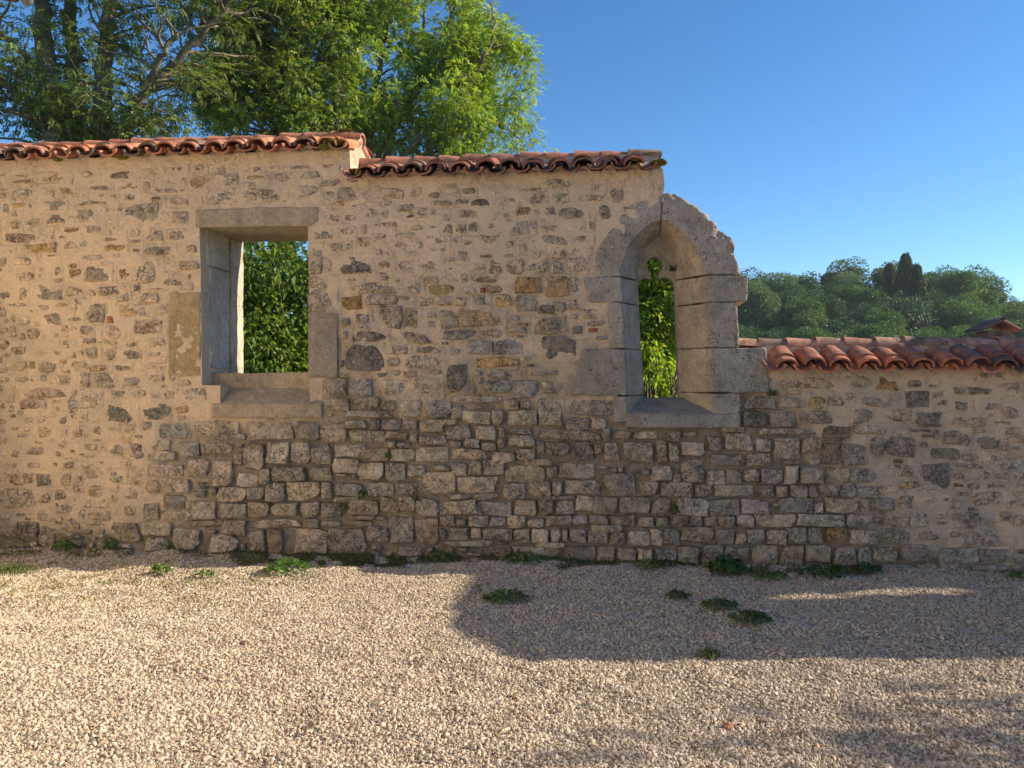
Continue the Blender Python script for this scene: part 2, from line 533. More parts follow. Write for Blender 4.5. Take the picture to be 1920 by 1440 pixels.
# ------------------------------------------------------------------ rubble stones surveyed one by one: x0 y0 x1 y1 [kind]
SURVEY = """
69 322 121 340 y;144 322 175 336;193 322 241 337 d;256 315 295 330;319 311 352 326;362 307 383 322;25 353 88 368 w;106 351 155 368 y;169 348 214 359;229 341 262 356 o;
227 361 262 377;294 352 333 362;354 332 396 354 y;70 376 127 398 g;142 374 195 386;316 368 380 386;144 393 173 411 w;185 390 212 399;215 386 230 400 g;236 382 301 425 p;306 397 350 426;
46 407 79 430;17 415 34 431;114 425 159 438 y;160 424 188 438 g;198 408 221 440;6 436 65 456 d;273 430 305 452;317 430 367 451;172 443 220 454;32 456 106 474 y;195 458 239 472 y;273 457 331 479;
21 482 62 498;140 477 195 488 g;121 492 148 526 y;160 494 211 530 d;221 501 248 528 o;252 486 294 528;312 485 371 506;0 482 12 501;342 459 371 476;390 357 455 380 w;467 352 540 378;555 345 598 371;
500 323 545 342;560 320 600 336 w;600 330 640 350;455 360 478 372;430 395 440 400;
0 545 21 563 d;37 540 52 562;59 536 116 563 d;127 539 159 556;181 536 235 553;249 532 260 547;221 551 245 567;246 549 302 568;219 571 254 592 y;255 575 279 593 g;162 567 198 605 d;23 590 52 607;
81 585 117 608 d;200 593 211 605 r;253 601 302 626;50 615 81 636;90 611 129 634;194 607 235 634;150 610 176 627;117 636 138 654;180 637 217 647;264 632 310 653;160 650 179 672 g;195 651 215 674 d;
225 656 262 675 d;14 678 50 695;69 676 104 697 d;133 678 162 690;164 684 200 695;215 684 248 697;23 705 60 716;92 703 135 722;140 699 167 726;173 701 227 725 d;231 705 267 726 g;276 701 306 715;308 703 333 717;
44 726 125 745;33 745 83 767;127 730 154 767 g;156 738 190 765;208 732 237 743;258 732 273 742;308 733 329 749;338 728 383 750 w;194 752 245 790 D;265 758 319 788 D;129 767 190 792;77 770 100 782;
73 797 96 820;170 799 189 815 g;229 793 250 809;140 805 156 820;303 801 352 824 g;190 799 224 807;100 500 118 520;20 510 60 530;300 515 340 535;60 650 90 665;20 650 45 665;100 655 112 668;
318 555 373 700 Y;578 588 632 705 G;578 541 632 585;577 432 622 450 d;577 455 603 510;605 482 622 512;578 516 612 540;
635 349 686 377;694 353 754 374;765 350 791 374;800 359 826 372 y;832 346 858 367 w;867 352 894 364;811 374 847 387;882 371 918 389 b;933 370 965 379;615 378 643 386;744 382 776 398;686 390 706 407;
715 395 729 409 g;618 402 636 416 g;825 401 847 415;849 392 891 410;917 394 958 416;966 387 995 408 o;640 423 669 444;696 435 725 450;769 421 791 432;800 422 826 430;828 420 847 438;848 418 873 438;946 415 990 443;
740 435 783 448;672 443 709 468;733 451 757 466 y;849 445 864 458;892 440 935 461;612 456 640 474;630 474 699 513 D;699 466 715 482;764 470 785 485 g;806 464 835 478;746 488 775 513;780 488 832 514;883 492 912 509;
915 488 940 515;944 488 979 515;994 363 1019 383;1031 361 1067 383 w;1080 364 1133 379;1144 352 1167 380;1017 335 1079 350 w;1017 385 1042 406 g;1050 387 1106 410 g;1121 385 1146 411 g;987 412 1005 439;1012 422 1049 437;
1080 423 1095 437;1102 414 1115 431 y;1069 439 1115 458;1033 464 1062 485;996 468 1017 485;1062 483 1099 510;979 491 1025 512;1033 487 1054 510;975 528 1010 552 o;1018 524 1057 550 y;1071 520 1085 545;
900 540 908 548 r;1101 614 1121 624 r;760 403 775 410 r;
649 552 678 572 o;687 551 734 572;670 530 703 551 g;703 534 755 549 g;760 536 785 549;799 533 860 553 y;793 518 824 531;868 536 892 551;910 534 939 549;881 517 933 531 b;782 556 812 574;814 555 849 573;850 556 873 573;
893 555 922 573;927 553 954 576 y;978 553 1001 574;700 573 755 615 g;756 578 780 615;833 579 858 615;860 577 939 613 y;1009 599 1053 617;673 620 730 638 d;733 621 808 642 d;824 617 880 635;897 616 933 635;1017 628 1084 680 D;
659 648 717 684 D;725 646 761 664;777 648 824 664 d;884 638 923 664 g;925 638 970 665 g;760 667 804 690 g;902 669 962 682 y;754 693 780 708;787 716 819 734;925 693 965 710;923 711 957 737 g;959 713 996 743 g;840 695 863 732 d;
608 721 647 742;652 721 688 742 g;725 716 761 729;1060 560 1090 580;1040 565 1060 585;1090 580 1135 597;1100 600 1135 612;1010 570 1040 590 d;
610 745 655 773;657 747 713 768;713 752 737 770;638 770 733 783;747 755 778 785;802 758 845 785;843 760 867 785;860 770 920 795 w;922 768 943 797;943 750 972 768;953 768 1007 789;1008 757 1057 787;1070 753 1145 778 p;850 742 933 755;
600 795 647 827;640 788 688 804;691 787 713 804;714 786 752 807;752 787 782 807;783 787 835 811;651 805 720 828;722 809 760 824;830 785 858 797;836 798 885 825;890 798 930 825;788 817 836 833;721 827 743 839;743 829 766 841;
767 818 782 833;785 837 841 868;840 828 865 838;868 823 900 840;902 829 925 845;955 803 998 815;953 815 1003 835 w;937 803 948 820;933 823 948 842;625 833 683 858;600 843 621 866;685 841 728 865;729 842 776 866;845 841 917 862;
922 846 964 867;967 842 1004 863;982 860 1023 873;1005 830 1021 853;1021 830 1065 854 p;1073 827 1112 853 d;1113 833 1125 853;1132 830 1162 853;1168 827 1216 856;1128 803 1145 828;1148 808 1182 824;1188 812 1222 823;1107 787 1138 804;
1062 783 1103 805;1020 806 1123 825;630 863 671 887;671 868 717 903;722 868 753 900;763 872 797 895;810 872 843 883;845 867 877 894;877 864 904 893;904 863 947 891;948 873 1022 903;1023 877 1047 897;1047 875 1103 897;600 903 621 932;
625 911 680 931;685 905 738 932;742 905 777 928;783 885 852 927;854 895 940 924;943 906 983 937;988 903 1033 937;1035 903 1055 930;1058 900 1127 928;1130 900 1195 931;1200 902 1233 930;627 932 672 943;600 943 637 968;652 938 708 965;
710 932 747 963;747 932 777 960;778 933 822 965;823 938 896 965;896 941 960 969;843 927 883 937;885 925 935 939;962 937 1004 967;1007 937 1036 965;1033 930 1077 938;1040 939 1077 965;1079 930 1112 960;1112 932 1162 965;1162 933 1217 963;
600 978 639 989;643 978 697 989;663 967 713 976;827 968 853 988;853 974 874 987;877 968 915 989 w;917 971 950 987;950 968 987 991;989 972 1020 991;1021 967 1070 987;1072 967 1103 983;1105 967 1140 984;1140 967 1178 987;625 993 687 1031;
687 987 728 1015;729 980 765 1015;777 972 822 1017;823 993 836 1012;839 990 878 1013;882 991 902 1010;903 992 962 1014;963 993 995 1017;997 992 1030 1018;1032 992 1053 1017;1054 998 1065 1016;1067 995 1100 1019;1100 997 1142 1019;
1143 998 1173 1019;1178 999 1217 1018;1108 985 1167 997;833 1015 923 1025;1003 1018 1057 1028;918 1027 958 1047;1058 1025 1117 1053;1118 1027 1155 1054;1156 1028 1193 1053;1194 1028 1223 1053;757 1025 777 1045;960 1028 1053 1052;
1393 771 1436 800 D;1440 769 1492 801;1494 767 1549 796;1247 816 1277 829;1331 816 1354 846;1358 814 1417 848;1230 827 1252 854;1254 829 1275 856;1275 829 1322 854;1341 852 1395 874;1417 822 1446 848;1449 820 1502 848;1503 818 1539 848;
1354 799 1399 812;1438 803 1476 816;1473 805 1522 816;1399 850 1446 872 p;1545 799 1582 829 b;1544 831 1575 859 b;1579 835 1620 860;1599 767 1635 797 g;1646 769 1714 792;1601 799 1687 814;1631 822 1657 842 g;1661 820 1702 846;1830 818 1875 844 g;
1781 809 1819 824;1785 782 1845 801;1221 876 1260 902;1262 887 1279 906;1279 875 1322 905;1324 880 1359 910;1360 882 1393 908;1395 880 1425 904;1427 884 1470 908;1472 884 1500 910;1502 884 1547 908;1549 880 1594 904;1596 882 1631 906;
1744 880 1774 908 g;1206 902 1234 929;1239 904 1301 932;1302 908 1335 932;1337 910 1421 932;1422 909 1453 933;1455 912 1477 932;1479 910 1515 936;1517 912 1536 933;1536 906 1573 932;1575 906 1607 932;1609 914 1646 934;1650 909 1684 925;
1219 938 1260 968;1268 934 1329 966;1330 938 1387 966;1389 938 1446 966;1464 934 1526 962;1528 942 1547 964;1549 936 1611 962;1614 936 1635 962;1637 934 1680 958;1684 929 1717 955;1755 932 1800 955;1200 970 1228 989;1229 971 1256 987;
1257 966 1292 987;1294 966 1317 987;1319 965 1346 988;1346 968 1380 989;1381 966 1414 992;1416 964 1492 989;1494 964 1582 987;1586 964 1674 989;1674 968 1706 989;1706 966 1732 989;1796 974 1852 987;1200 1000 1217 1019;1218 998 1242 1019;
1244 991 1275 1021;1276 989 1339 1017;1341 998 1378 1022;1379 1000 1401 1024;1402 992 1437 1019;1438 994 1476 1021;1477 990 1513 1022;1515 990 1545 1021;1549 990 1590 1018 o;1592 994 1635 1021;1654 992 1706 1019;1815 996 1909 1024;
1200 1030 1223 1054;1224 1030 1269 1052;1270 1028 1312 1052;1314 1021 1356 1052;1357 1026 1407 1053;1408 1024 1461 1054;1462 1024 1507 1054;1508 1022 1558 1055;1561 1026 1607 1051;1608 1027 1635 1054;1637 1030 1689 1054;1691 1022 1753 1054;
1762 1028 1837 1056;1839 1032 1881 1056;1665 1060 1721 1077;1725 1058 1761 1077;1762 1056 1802 1071;1806 1060 1875 1071;1504 707 1561 729;1564 701 1637 730 g;1643 704 1684 733 o;1774 723 1856 740 g;1873 718 1920 740;1838 699 1885 711;
1614 745 1668 762 g;1517 743 1547 767 y;1459 745 1516 765;1549 743 1582 761;1395 746 1456 768;1710 745 1730 767 g;1780 751 1815 771 g;1829 746 1877 769 g;1727 774 1764 794;1465 712 1498 728;1880 760 1915 785;1870 800 1915 815;
7 840 35 857 g;45 837 97 853 d;152 832 183 845;202 832 230 855 d;237 833 270 860 d;275 827 318 845 g;277 845 318 863;332 835 372 857;160 880 193 898 g;202 883 238 905 g;288 870 347 893;67 888 95 912 d;113 887 133 910;10 887 63 910;
160 907 193 933;270 900 300 925;298 897 343 923;0 917 60 943 w;100 918 123 937 d;200 927 215 942;230 913 257 937;70 923 93 943;303 930 348 957;302 957 347 975;263 945 295 968 g;230 947 252 967;162 957 203 975;348 940 397 975;407 943 460 972;
463 942 503 970;505 943 560 968;563 943 598 970;397 875 433 902;455 845 493 883;508 877 563 903;583 842 622 867;587 877 617 902;407 915 458 942;462 914 493 937;497 907 533 940;533 905 597 940;453 893 483 913;485 878 503 910;437 847 455 873;
370 813 450 823;355 795 450 813;462 795 547 825;552 795 598 825;415 975 460 1003;335 998 362 1020;402 1003 445 1030;468 997 493 1027;500 992 530 1030 b;543 993 612 1030;267 980 312 993;365 977 408 988;463 975 563 990;567 978 598 990;277 1017 303 1033;
213 983 263 1005;0 990 12 1003;27 990 60 1007;0 1013 30 1035;73 1012 90 1022;375 830 430 850;500 835 540 870;545 830 580 870;350 860 392 885;510 905 520 930
"""
PAL = {'': (0.345, 0.285, 0.215), 'm': (0.45, 0.37, 0.285), 'g': (0.27, 0.245, 0.215), 'b': (0.27, 0.205, 0.145), 'y': (0.47, 0.33, 0.165), 'Y': (0.42, 0.32, 0.18), 'o': (0.40, 0.255, 0.115),
       'w': (0.52, 0.45, 0.355), 'd': (0.225, 0.20, 0.17), 'D': (0.20, 0.18, 0.155), 'p': (0.36, 0.31, 0.25), 'r': (0.46, 0.15, 0.065), 'G': (0.32, 0.265, 0.215)}
stones = []        # s0 z0 s1 z1 kind
for tok in SURVEY.replace('\n', '').split(';'):
    t = tok.split()
    x0, y0, x1, y1 = map(float, t[:4])
    a = SZ(x0, y1); b = SZ(x1, y0)
    stones.append([a[0], a[1], b[0], b[1], t[4] if len(t) > 4 else ''])

# small stones and pinnings between the surveyed ones
OCC = 0.01
og = np.zeros((int(11 / OCC), int(3.6 / OCC)), dtype=bool)


def occ(s0, z0, s1, z1, setit=False, pad=0.0):
    i0, i1 = int((s0 - pad + 5.6) / OCC), int((s1 + pad + 5.6) / OCC) + 1
    j0, j1 = int((z0 - pad + 0.05) / OCC), int((z1 + pad + 0.05) / OCC) + 1
    i0, j0 = max(i0, 0), max(j0, 0)
    if setit: og[i0:i1, j0:j1] = True
    return og[i0:i1, j0:j1].any()


for st in stones: occ(*st[:4], setit=True)
blocks_keepout = [(360, 380, 602, 432), (365, 420, 585, 785), (395, 720, 605, 785), (1050, 640, 1180, 745), (1088, 515, 1180, 572), (1115, 400, 1260, 520), (1160, 500, 1390, 805), (1385, 640, 1448, 740), (1185, 340, 1270, 410)]
for k in blocks_keepout:
    a = SZ(k[0], k[3]); b = SZ(k[2], k[1]); occ(a[0], a[1], b[0], b[1], True)
def strip_free(s0, z0, s1, z1):
    i0, i1 = int((s0 + 5.6) / OCC), int((s1 + 5.6) / OCC) + 1
    j0, j1 = int((z0 + .05) / OCC), int((z1 + .05) / OCC) + 1
    return i0 >= 0 and j0 >= 0 and not og[i0:i1, j0:j1].any()


for st in stones:
    if st[4] in ('Y', 'G', 'r') or float(dryness((st[0] + st[2]) / 2, (st[1] + st[3]) / 2)) < .5: continue
    M_ = 0.009
    for _k in range(5):
        for side in rng.sample(range(4), 4):
            a_, b_, c_, d_ = st[:4]
            if side == 0 and strip_free(a_ - .01 - M_, b_, a_ - .0101, d_): st[0] -= .01
            if side == 1 and strip_free(c_ + .0101, b_, c_ + .01 + M_, d_): st[2] += .01
            if side == 2 and b_ > .015 and strip_free(a_, b_ - .01 - M_, c_, b_ - .0101): st[1] -= .01
            if side == 3 and strip_free(a_, d_ + .0101, c_, d_ + .01 + M_): st[3] += .01
    occ(*st[:4], setit=True)
n_try = 60000
for _ in range(n_try):
    s = rng.uniform(S_LEFT, S_RIGHT); z = rng.uniform(0.0, 3.3)
    ztop = ZE['tall'] - .08 if s < S_STEP else (ZE['middle'] - .08 if s < S_END else ZE['low'] - .06)
    dr = float(dryness(s, z))
    outside = s < -4.7 or s > 4.05
    if dr > 0.6:
        wd = rng.choice([rng.uniform(.035, .10), rng.uniform(.06, .2)]); ht = rng.uniform(.02, .075) if not outside else rng.uniform(.05, .13); pad = 0.004
    else:
        big_ = 1.0 - _ / n_try
        wd = rng.uniform(.045, .10 + .13 * big_); ht = rng.uniform(.028, .05 + .06 * big_); pad = 0.009 - 0.007 * dr
        if rng.random() > 0.9 + dr and not outside: continue
    if z + ht > ztop or s + wd > S_RIGHT: continue
    box = (s, z, s + wd, z + ht)
    if occ(*box, pad=pad): continue
    cs, cz = s + wd / 2, z + ht / 2
    if not all(in_poly(np.array([u]), np.array([v]), outer)[0] and not in_poly(np.array([u]), np.array([v]), hole)[0] for u, v in ((s, z), (s + wd, z + ht), (s, z + ht), (s + wd, z))): continue
    occ(*box, setit=True)
    stones.append([*box, rng.choice(['m', 'm', 'm', 'm', 'm', '', 'g', 'w', 'y'] if dr < .45 else (['m', '', '', 'g', 'w'] if dr < .6 else ['', '', 'g', 'g', 'w']))])


# the mortar has cracked and shrunk away along many stone edges
edge_map = np.zeros(og.shape)
for st in stones:
    i0, i1 = int((st[0] + 5.6) / OCC), int((st[2] + 5.6) / OCC)
    j0, j1 = int((st[1] + .05) / OCC), int((st[3] + .05) / OCC)
    i0, j0 = max(i0, 1), max(j0, 1)
    edge_map[i0 - 1:i1 + 2, j0 - 1] = 1; edge_map[i0 - 1:i1 + 2, min(j1 + 1, og.shape[1] - 1)] = .7
    edge_map[i0 - 1, j0 - 1:j1 + 2] = .8; edge_map[min(i1 + 1, og.shape[0] - 1), j0 - 1:j1 + 2] = 1
_fd0 = face_depth


def face_depth(s, z):
    i = np.clip(((np.asarray(s) + 5.6) / OCC).astype(int), 0, og.shape[0] - 1); j = np.clip(((np.asarray(z) + .05) / OCC).astype(int), 0, og.shape[1] - 1)
    n_ = np.clip((fbm(s, z, 7, 3, 40) + .12) * 3.0, 0, 1)
    return _fd0(s, z) + edge_map[i, j] * n_ * 0.013 + np.clip(fbm(s, z, 30, 3, 52) - .25, 0, 1) * .016


fs, fz, fq = snapped_grid(0.0122, [outer, hole])
V = [np.stack([fs, face_depth(fs, fz), fz], -1)]; Q = [fq]; C = [dryness(fs, fz)]
bs, bz, bq = snapped_grid(0.06, [outer, hole])
V.append(np.stack([bs, THICK + fbm(bs, bz, 5, 3, 21) * 0.012, bz], -1)); Q.append(bq[:, ::-1] + len(V[0])); C.append(np.zeros(len(bs)))
base = len(V[0]) + len(V[1])
for poly in (outer, hole):                         # the reveals and the broken ends
    pts = []
    for i in range(len(poly)):
        p, q = np.array(poly[i]), np.array(poly[(i + 1) % len(poly)])
        n = max(1, int(np.linalg.norm(q - p) / 0.03))
        pts += [p + (q - p) * k / n for k in range(n)]
    pts = np.array(pts); n = len(pts)
    nd = 15
    ds = np.linspace(0, 1, nd)
    S = np.repeat(pts[:, 0:1], nd, 1); Z = np.repeat(pts[:, 1:2], nd, 1)
    D0 = face_depth(pts[:, 0], pts[:, 1])[:, None]
    D = D0 + (THICK - D0) * ds[None, :]
    wob = fbm(S * 1.0 + Z * 1.3, D * 1.0 + Z * 0.7, 9, 3, 31) * 0.010 * np.minimum(1, ds * 8) * np.minimum(1, (1 - ds) * 8)
    S = S + wob; Z = Z + wob * 0.6
    V.append(np.stack([S, D, Z], -1).reshape(-1, 3)); C.append(np.zeros(n * nd))
    i, j = np.meshgrid(np.arange(n), np.arange(nd - 1), indexing='ij')
    i2 = (i + 1) % n
    q = np.stack([i * nd + j, i * nd + j + 1, i2 * nd + j + 1, i2 * nd + j], -1).reshape(-1, 4)
    Q.append(q + base); base += n * nd
vv = np.concatenate(V)
core_me = mesh_np('mortar_core', vv, np.concatenate(Q), True, np.repeat(np.concatenate(C)[:, None], 3, 1))
core = link('mortar_core', core_me, wall, M_MORTAR)

def stone_geo(st, seed):
    s0, z0, s1, z1, kd = st
    r = random.Random(seed)
    cs, cz = (s0 + s1) / 2, (z0 + z1) / 2
    hw, hh = (s1 - s0) / 2, (z1 - z0) / 2
    dr = float(dryness(cs, cz))
    dressed = kd in ('Y', 'G')
    rect = dressed or kd == 'r'
    jit = 0.02 if rect else (0.16 if dr < .5 else 0.11)
    cut = 0.0 if rect else (0.5 if dr < .5 else 0.28)
    grow = 1.12 if dr < .5 else 1.045
    rot = 0 if rect else r.gauss(0, 0.03)
    base_pts = []
    for qx, qy in ((-1, -1), (1, -1), (1, 1), (-1, 1)):
        cx_, cy_ = qx * (1 - abs(r.gauss(0, jit))), qy * (1 - abs(r.gauss(0, jit)))
        if r.random() < cut:
            k1, k2 = r.uniform(.12, .55), r.uniform(.2, .65)
            pa, pb = (cx_ - qx * k1, cy_), (cx_, cy_ - qy * k2)
            base_pts += ([pa, pb] if qx * qy < 0 else [pb, pa]) if False else ([pb, pa] if qx * qy > 0 else [pa, pb])
        else:
            base_pts.append((cx_, cy_))
    npt = []
    for k, (a1, b1) in enumerate(base_pts):
        a2, b2 = base_pts[(k + 1) % len(base_pts)]
        npt.append((a1, b1))
        if not rect:
            t_ = r.uniform(.3, .7); o_ = r.gauss(0.01, .05)
            npt.append((a1 + (a2 - a1) * t_ + (b2 - b1) * o_, b1 + (b2 - b1) * t_ - (a2 - a1) * o_))
    P_ = np.array(npt) * np.array([hw, hh]) * grow
    cl_ = np.concatenate([P_, P_[:1]]); seg = np.linalg.norm(np.diff(cl_, axis=0), axis=1); cum = np.concatenate([[0], np.cumsum(seg)])
    n = 26 if max(hw, hh) > .06 else 16
    tt_ = np.sort(np.concatenate([cum[:-1], (np.arange(max(4, n - len(npt))) + .5) / max(4, n - len(npt)) * cum[-1]])); n = len(tt_)
    ru = np.interp(tt_, cum, cl_[:, 0]); rv = np.interp(tt_, cum, cl_[:, 1])
    for _ in range(0 if rect else 1):
        ru = .9 * ru + .05 * np.roll(ru, 1) + .05 * np.roll(ru, -1); rv = .9 * rv + .05 * np.roll(rv, 1) + .05 * np.roll(rv, -1)
    ru, rv = ru - rot * rv, rv + rot * ru
    ring = list(zip(ru, rv))
    if dressed: face, drop = -0.004, 0.004
    elif dr > .55: face, drop = r.uniform(-0.014, 0.010), r.uniform(0.006, 0.013)
    else:
        face = r.uniform(-0.010, -0.002) + 0.012 * dr; drop = r.uniform(0.007, 0.014)
    tx, tz = (0, 0) if dressed else (r.gauss(0, .06), r.gauss(0, .07))
    amp = 0.002 if dressed else (0.0085 if dr > .5 else 0.006)
    rings = [(0.0, 1, 0.13), (0.0, 1, drop + (0.016 if dr > .5 else 0.006)), (0.003, 1, drop * 0.40), (0.010, 1, drop * 0.10), (0.010, .72, 0.0), (0.010, .38, 0.0)]
    facets = [] if dressed else [(r.uniform(0, 6.283), r.uniform(.05, .6), r.uniform(.10, .45)) for _ in range(3)]
    def chip(u_, v_):
        k_ = 0.0
        for an_, of_, sl_ in facets:
            k_ = max(k_, (u_ * math.cos(an_) + v_ * math.sin(an_) - of_ * min(hw, hh)) * sl_)
        return min(k_, .022)
    V, Fc = [], []
    base_sm = 0.0 if dressed or kd == 'r' else max(0.0, (0.28 if kd not in ('D', 'd') else 0.30) - 0.40 * dr)
    edge_sm = 0.0 if dressed or kd == 'r' else max(0.0, 0.66 - 0.62 * dr)
    smv = []
    for k_, (e, fac, dd) in enumerate(rings):
        fu, fv = max(.25, 1 - e / max(hw, .01)) * fac, max(.25, 1 - e / max(hh, .01)) * fac
        for u, v in ring:
            u_, v_ = u * fu, v * fv
            d = face + dd
            if dd < 0.12:
                d += tx * u_ + tz * v_ + chip(u_, v_) * (.8 if dr > .5 else .45) + amp * noise.noise(((cs + u_) * 24, (cz + v_) * 24, seed * .37)) + amp * .8 * noise.noise(((cs + u_) * 9, (cz + v_) * 11, seed * .71))
            V.append((u_, d, v_))
            smv.append(edge_sm if k_ < 3 else (0.5 * (edge_sm + base_sm) if k_ == 3 else base_sm))
    V.append((0, face + amp * noise.noise((cs * 24, cz * 24, seed * .37)) + amp * .8 * noise.noise((cs * 9, cz * 11, seed * .71)), 0))
    smv.append(base_sm)
    for k in range(len(rings) - 1):
        for i in range(n):
            j = (i + 1) % n
            Fc.append((k * n + i, k * n + j, (k + 1) * n + j, (k + 1) * n + i))
    m = (len(rings) - 1) * n
    for i in range(n): Fc.append((m + i, m + (i + 1) % n, len(V) - 1))
    c = np.array(PAL[kd])
    if kd in ('', 'g') and dr > .5:
        c = c * np.array(r.choice([(0.90, 0.87, 0.82), (0.82, 0.83, 0.84), (0.94, 0.88, 0.80), (0.80, 0.80, 0.78), (1.0, 0.93, 0.85)])) * r.uniform(0.74, 1.22)
        c = (c * .72 + c.mean() * .28) * 1.42
    elif kd in ('', 'm'):
        c = (c * 0.40 + np.array(MORTAR) * 0.60) * r.uniform(0.86, 1.22)
    elif kd in ('g', 'd') and dr < .5: c = (c * .66 + np.array(MORTAR) * .34) * r.uniform(.95, 1.2)
    else: c = c * r.uniform(0.9, 1.1)
    c = c * np.array([1 + r.gauss(0, .03), 1, 1 + r.gauss(0, .04)])
    pit = {'d': .7, 'D': 1.0, 'p': .6, 'Y': .15, 'G': .1}.get(kd, 0.0)
    if kd in ('', 'm', 'g') and r.random() < .6: pit = r.uniform(.25, .6)
    return (cs, cz), V, Fc, c, pit, smv


def add_fac(me, name, vals):
    a = me.attributes.new(name, 'FLOAT', 'POINT')
    a.data.foreach_set('value', np.asarray(vals, dtype=np.float32))


def vis_area(st):
    a = (st[2] - st[0]) * (st[3] - st[1])
    return a if -4.6 < (st[0] + st[2]) / 2 < 3.95 else a * 0.001


order = sorted(range(len(stones)), key=lambda i: -vis_area(stones[i]))
restV, restF, restC, restP, restS = [], [], [], [], []
nb_ = 0
for rank, i in enumerate(order):
    (cs, cz), V, Fc, c, pit, sm = stone_geo(stones[i], i + 1)
    if rank < 296:
        me = mesh_py('stone', V, Fc, float(dryness(cs, cz)) < .5, np.tile(c, (len(V), 1)))
        add_fac(me, 'Pit', [pit] * len(V)); add_fac(me, 'Smear', sm)
        link('stone', me, wall, M_ASHLAR if stones[i][4] in ('Y', 'G') else M_STONE, (cs, 0, cz))
    else:
        restV += [(a + cs, b, d + cz) for a, b, d in V]
        restF += [tuple(q + nb_ for q in f) for f in Fc]
        nb_ += len(V); restC += [c] * len(V); restP += [pit] * len(V); restS += list(sm)
me = mesh_py('small_stones', restV, restF, True, np.array(restC))
add_fac(me, 'Pit', restP); add_fac(me, 'Smear', restS)
tag(link('small_stones', me, wall, M_STONE), kind='stuff')

# ------------------------------------------------------------------ dressed stones of the two windows
def refine(bm, maxlen, rounds=5):
    for _ in range(rounds):
        bmesh.ops.triangulate(bm, faces=bm.faces[:])
        es = [e for e in bm.edges if e.calc_length() > maxlen]
        if not es: break
        bmesh.ops.subdivide_edges(bm, edges=es, cuts=1)
    bmesh.ops.triangulate(bm, faces=bm.faces[:])


def dressed(name, bottom, top, col, pit=0.3, amp=0.0065, bev=0.011, smear=0.0, parent=None, maxlen=0.035, rough_fn=None):
    """A stone between two like rings of points (local s, d, z)."""
    bm = bmesh.new()
    a = [bm.verts.new(p) for p in bottom]; b = [bm.verts.new(p) for p in top]
    bm.faces.new(a); bm.faces.new(list(reversed(b)))
    n = len(a)
    for i in range(n):
        j = (i + 1) % n
        bm.faces.new((a[j], a[i], b[i], b[j]))
    bmesh.ops.recalc_face_normals(bm, faces=bm.faces[:])
    if bev:
        bmesh.ops.bevel(bm, geom=bm.edges[:], offset=bev, segments=2, profile=0.6, affect='EDGES')
    refine(bm, maxlen)
    bm.normal_update()
    for v in bm.verts:
        k = amp * (noise.noise(v.co * 9) + 0.6 * noise.noise(v.co * 26)) 
        if rough_fn: k += rough_fn(v.co)
        v.co += v.normal * k
    me = bpy.data.meshes.new(name)
    bm.to_mesh(me); bm.free()
    me.polygons.foreach_set('use_smooth', np.ones(len(me.polygons), dtype=bool))
    n = len(me.vertices)
    set_col(me, np.tile(np.array(col), (n, 1)))
    add_fac(me, 'Pit', [pit] * n); add_fac(me, 'Smear', [smear] * n)
    return link(name, me, parent or wall, M_ASHLAR)


GREY = (0.36, 0.325, 0.285); GREYD = (0.30, 0.275, 0.245); WARM = (0.40, 0.325, 0.235); WARMY = (0.42, 0.345, 0.23)


def slab(name, quad, d0, d1, col, **kw):
    """quad of survey points, from depth d0 to d1"""
    return dressed(name, [(SZ(*p)[0], d0, SZ(*p)[1]) for p in quad], [(SZ(*p)[0], d1, SZ(*p)[1]) for p in quad], col, **kw)


# square window
slab('lintel', [(367, 427), (367, 394), (480, 389), (598, 388), (597, 414), (582, 424), (478, 425)], -0.012, THICK - .01, WARM, pit=0.15, amp=0.005)
sL = SZ(376, 560)[0]
zt, zb = SZ(470, 424)[1], SZ(470, 718)[1]
dressed('jamb_stone', [(sL - .03, .14, SZ(400, 690, .2)[1]), (sL + .016, .14, SZ(400, 690, .2)[1]), (sL + .030, .47, SZ(400, 690, .2)[1]), (sL - .03, .47, SZ(400, 690, .2)[1])],
        [(sL - .03, .14, SZ(400, 505, .2)[1]), (sL + .016, .14, SZ(400, 505, .2)[1]), (sL + .030, .47, SZ(400, 505, .2)[1]), (sL - .03, .47, SZ(400, 505, .2)[1])], (0.52, 0.48, 0.42), pit=.1, bev=.006)
dressed('jamb_stone', [(sL - .03, .10, SZ(400, 500, .2)[1]), (sL + .010, .10, SZ(400, 500, .2)[1]), (sL + .026, .47, SZ(400, 500, .2)[1]), (sL - .03, .47, SZ(400, 500, .2)[1])],
        [(sL - .03, .10, zt + .02), (sL + .010, .10, zt + .02), (sL + .026, .47, zt + .02), (sL - .03, .47, zt + .02)], (0.52, 0.47, 0.39), pit=.1, bev=.006)
dressed('frame_stone', [(sL - .04, .50, zb), (sL + .048, .50, zb), (sL + .050, THICK + .015, zb), (sL - .04, THICK + .015, zb)],
        [(sL - .04, .50, zt + .02), (sL + .044, .50, zt + .02), (sL + .046, THICK + .015, zt + .02), (sL - .04, THICK + .015, zt + .02)], (0.50, 0.45, 0.37), pit=.05, bev=.006)
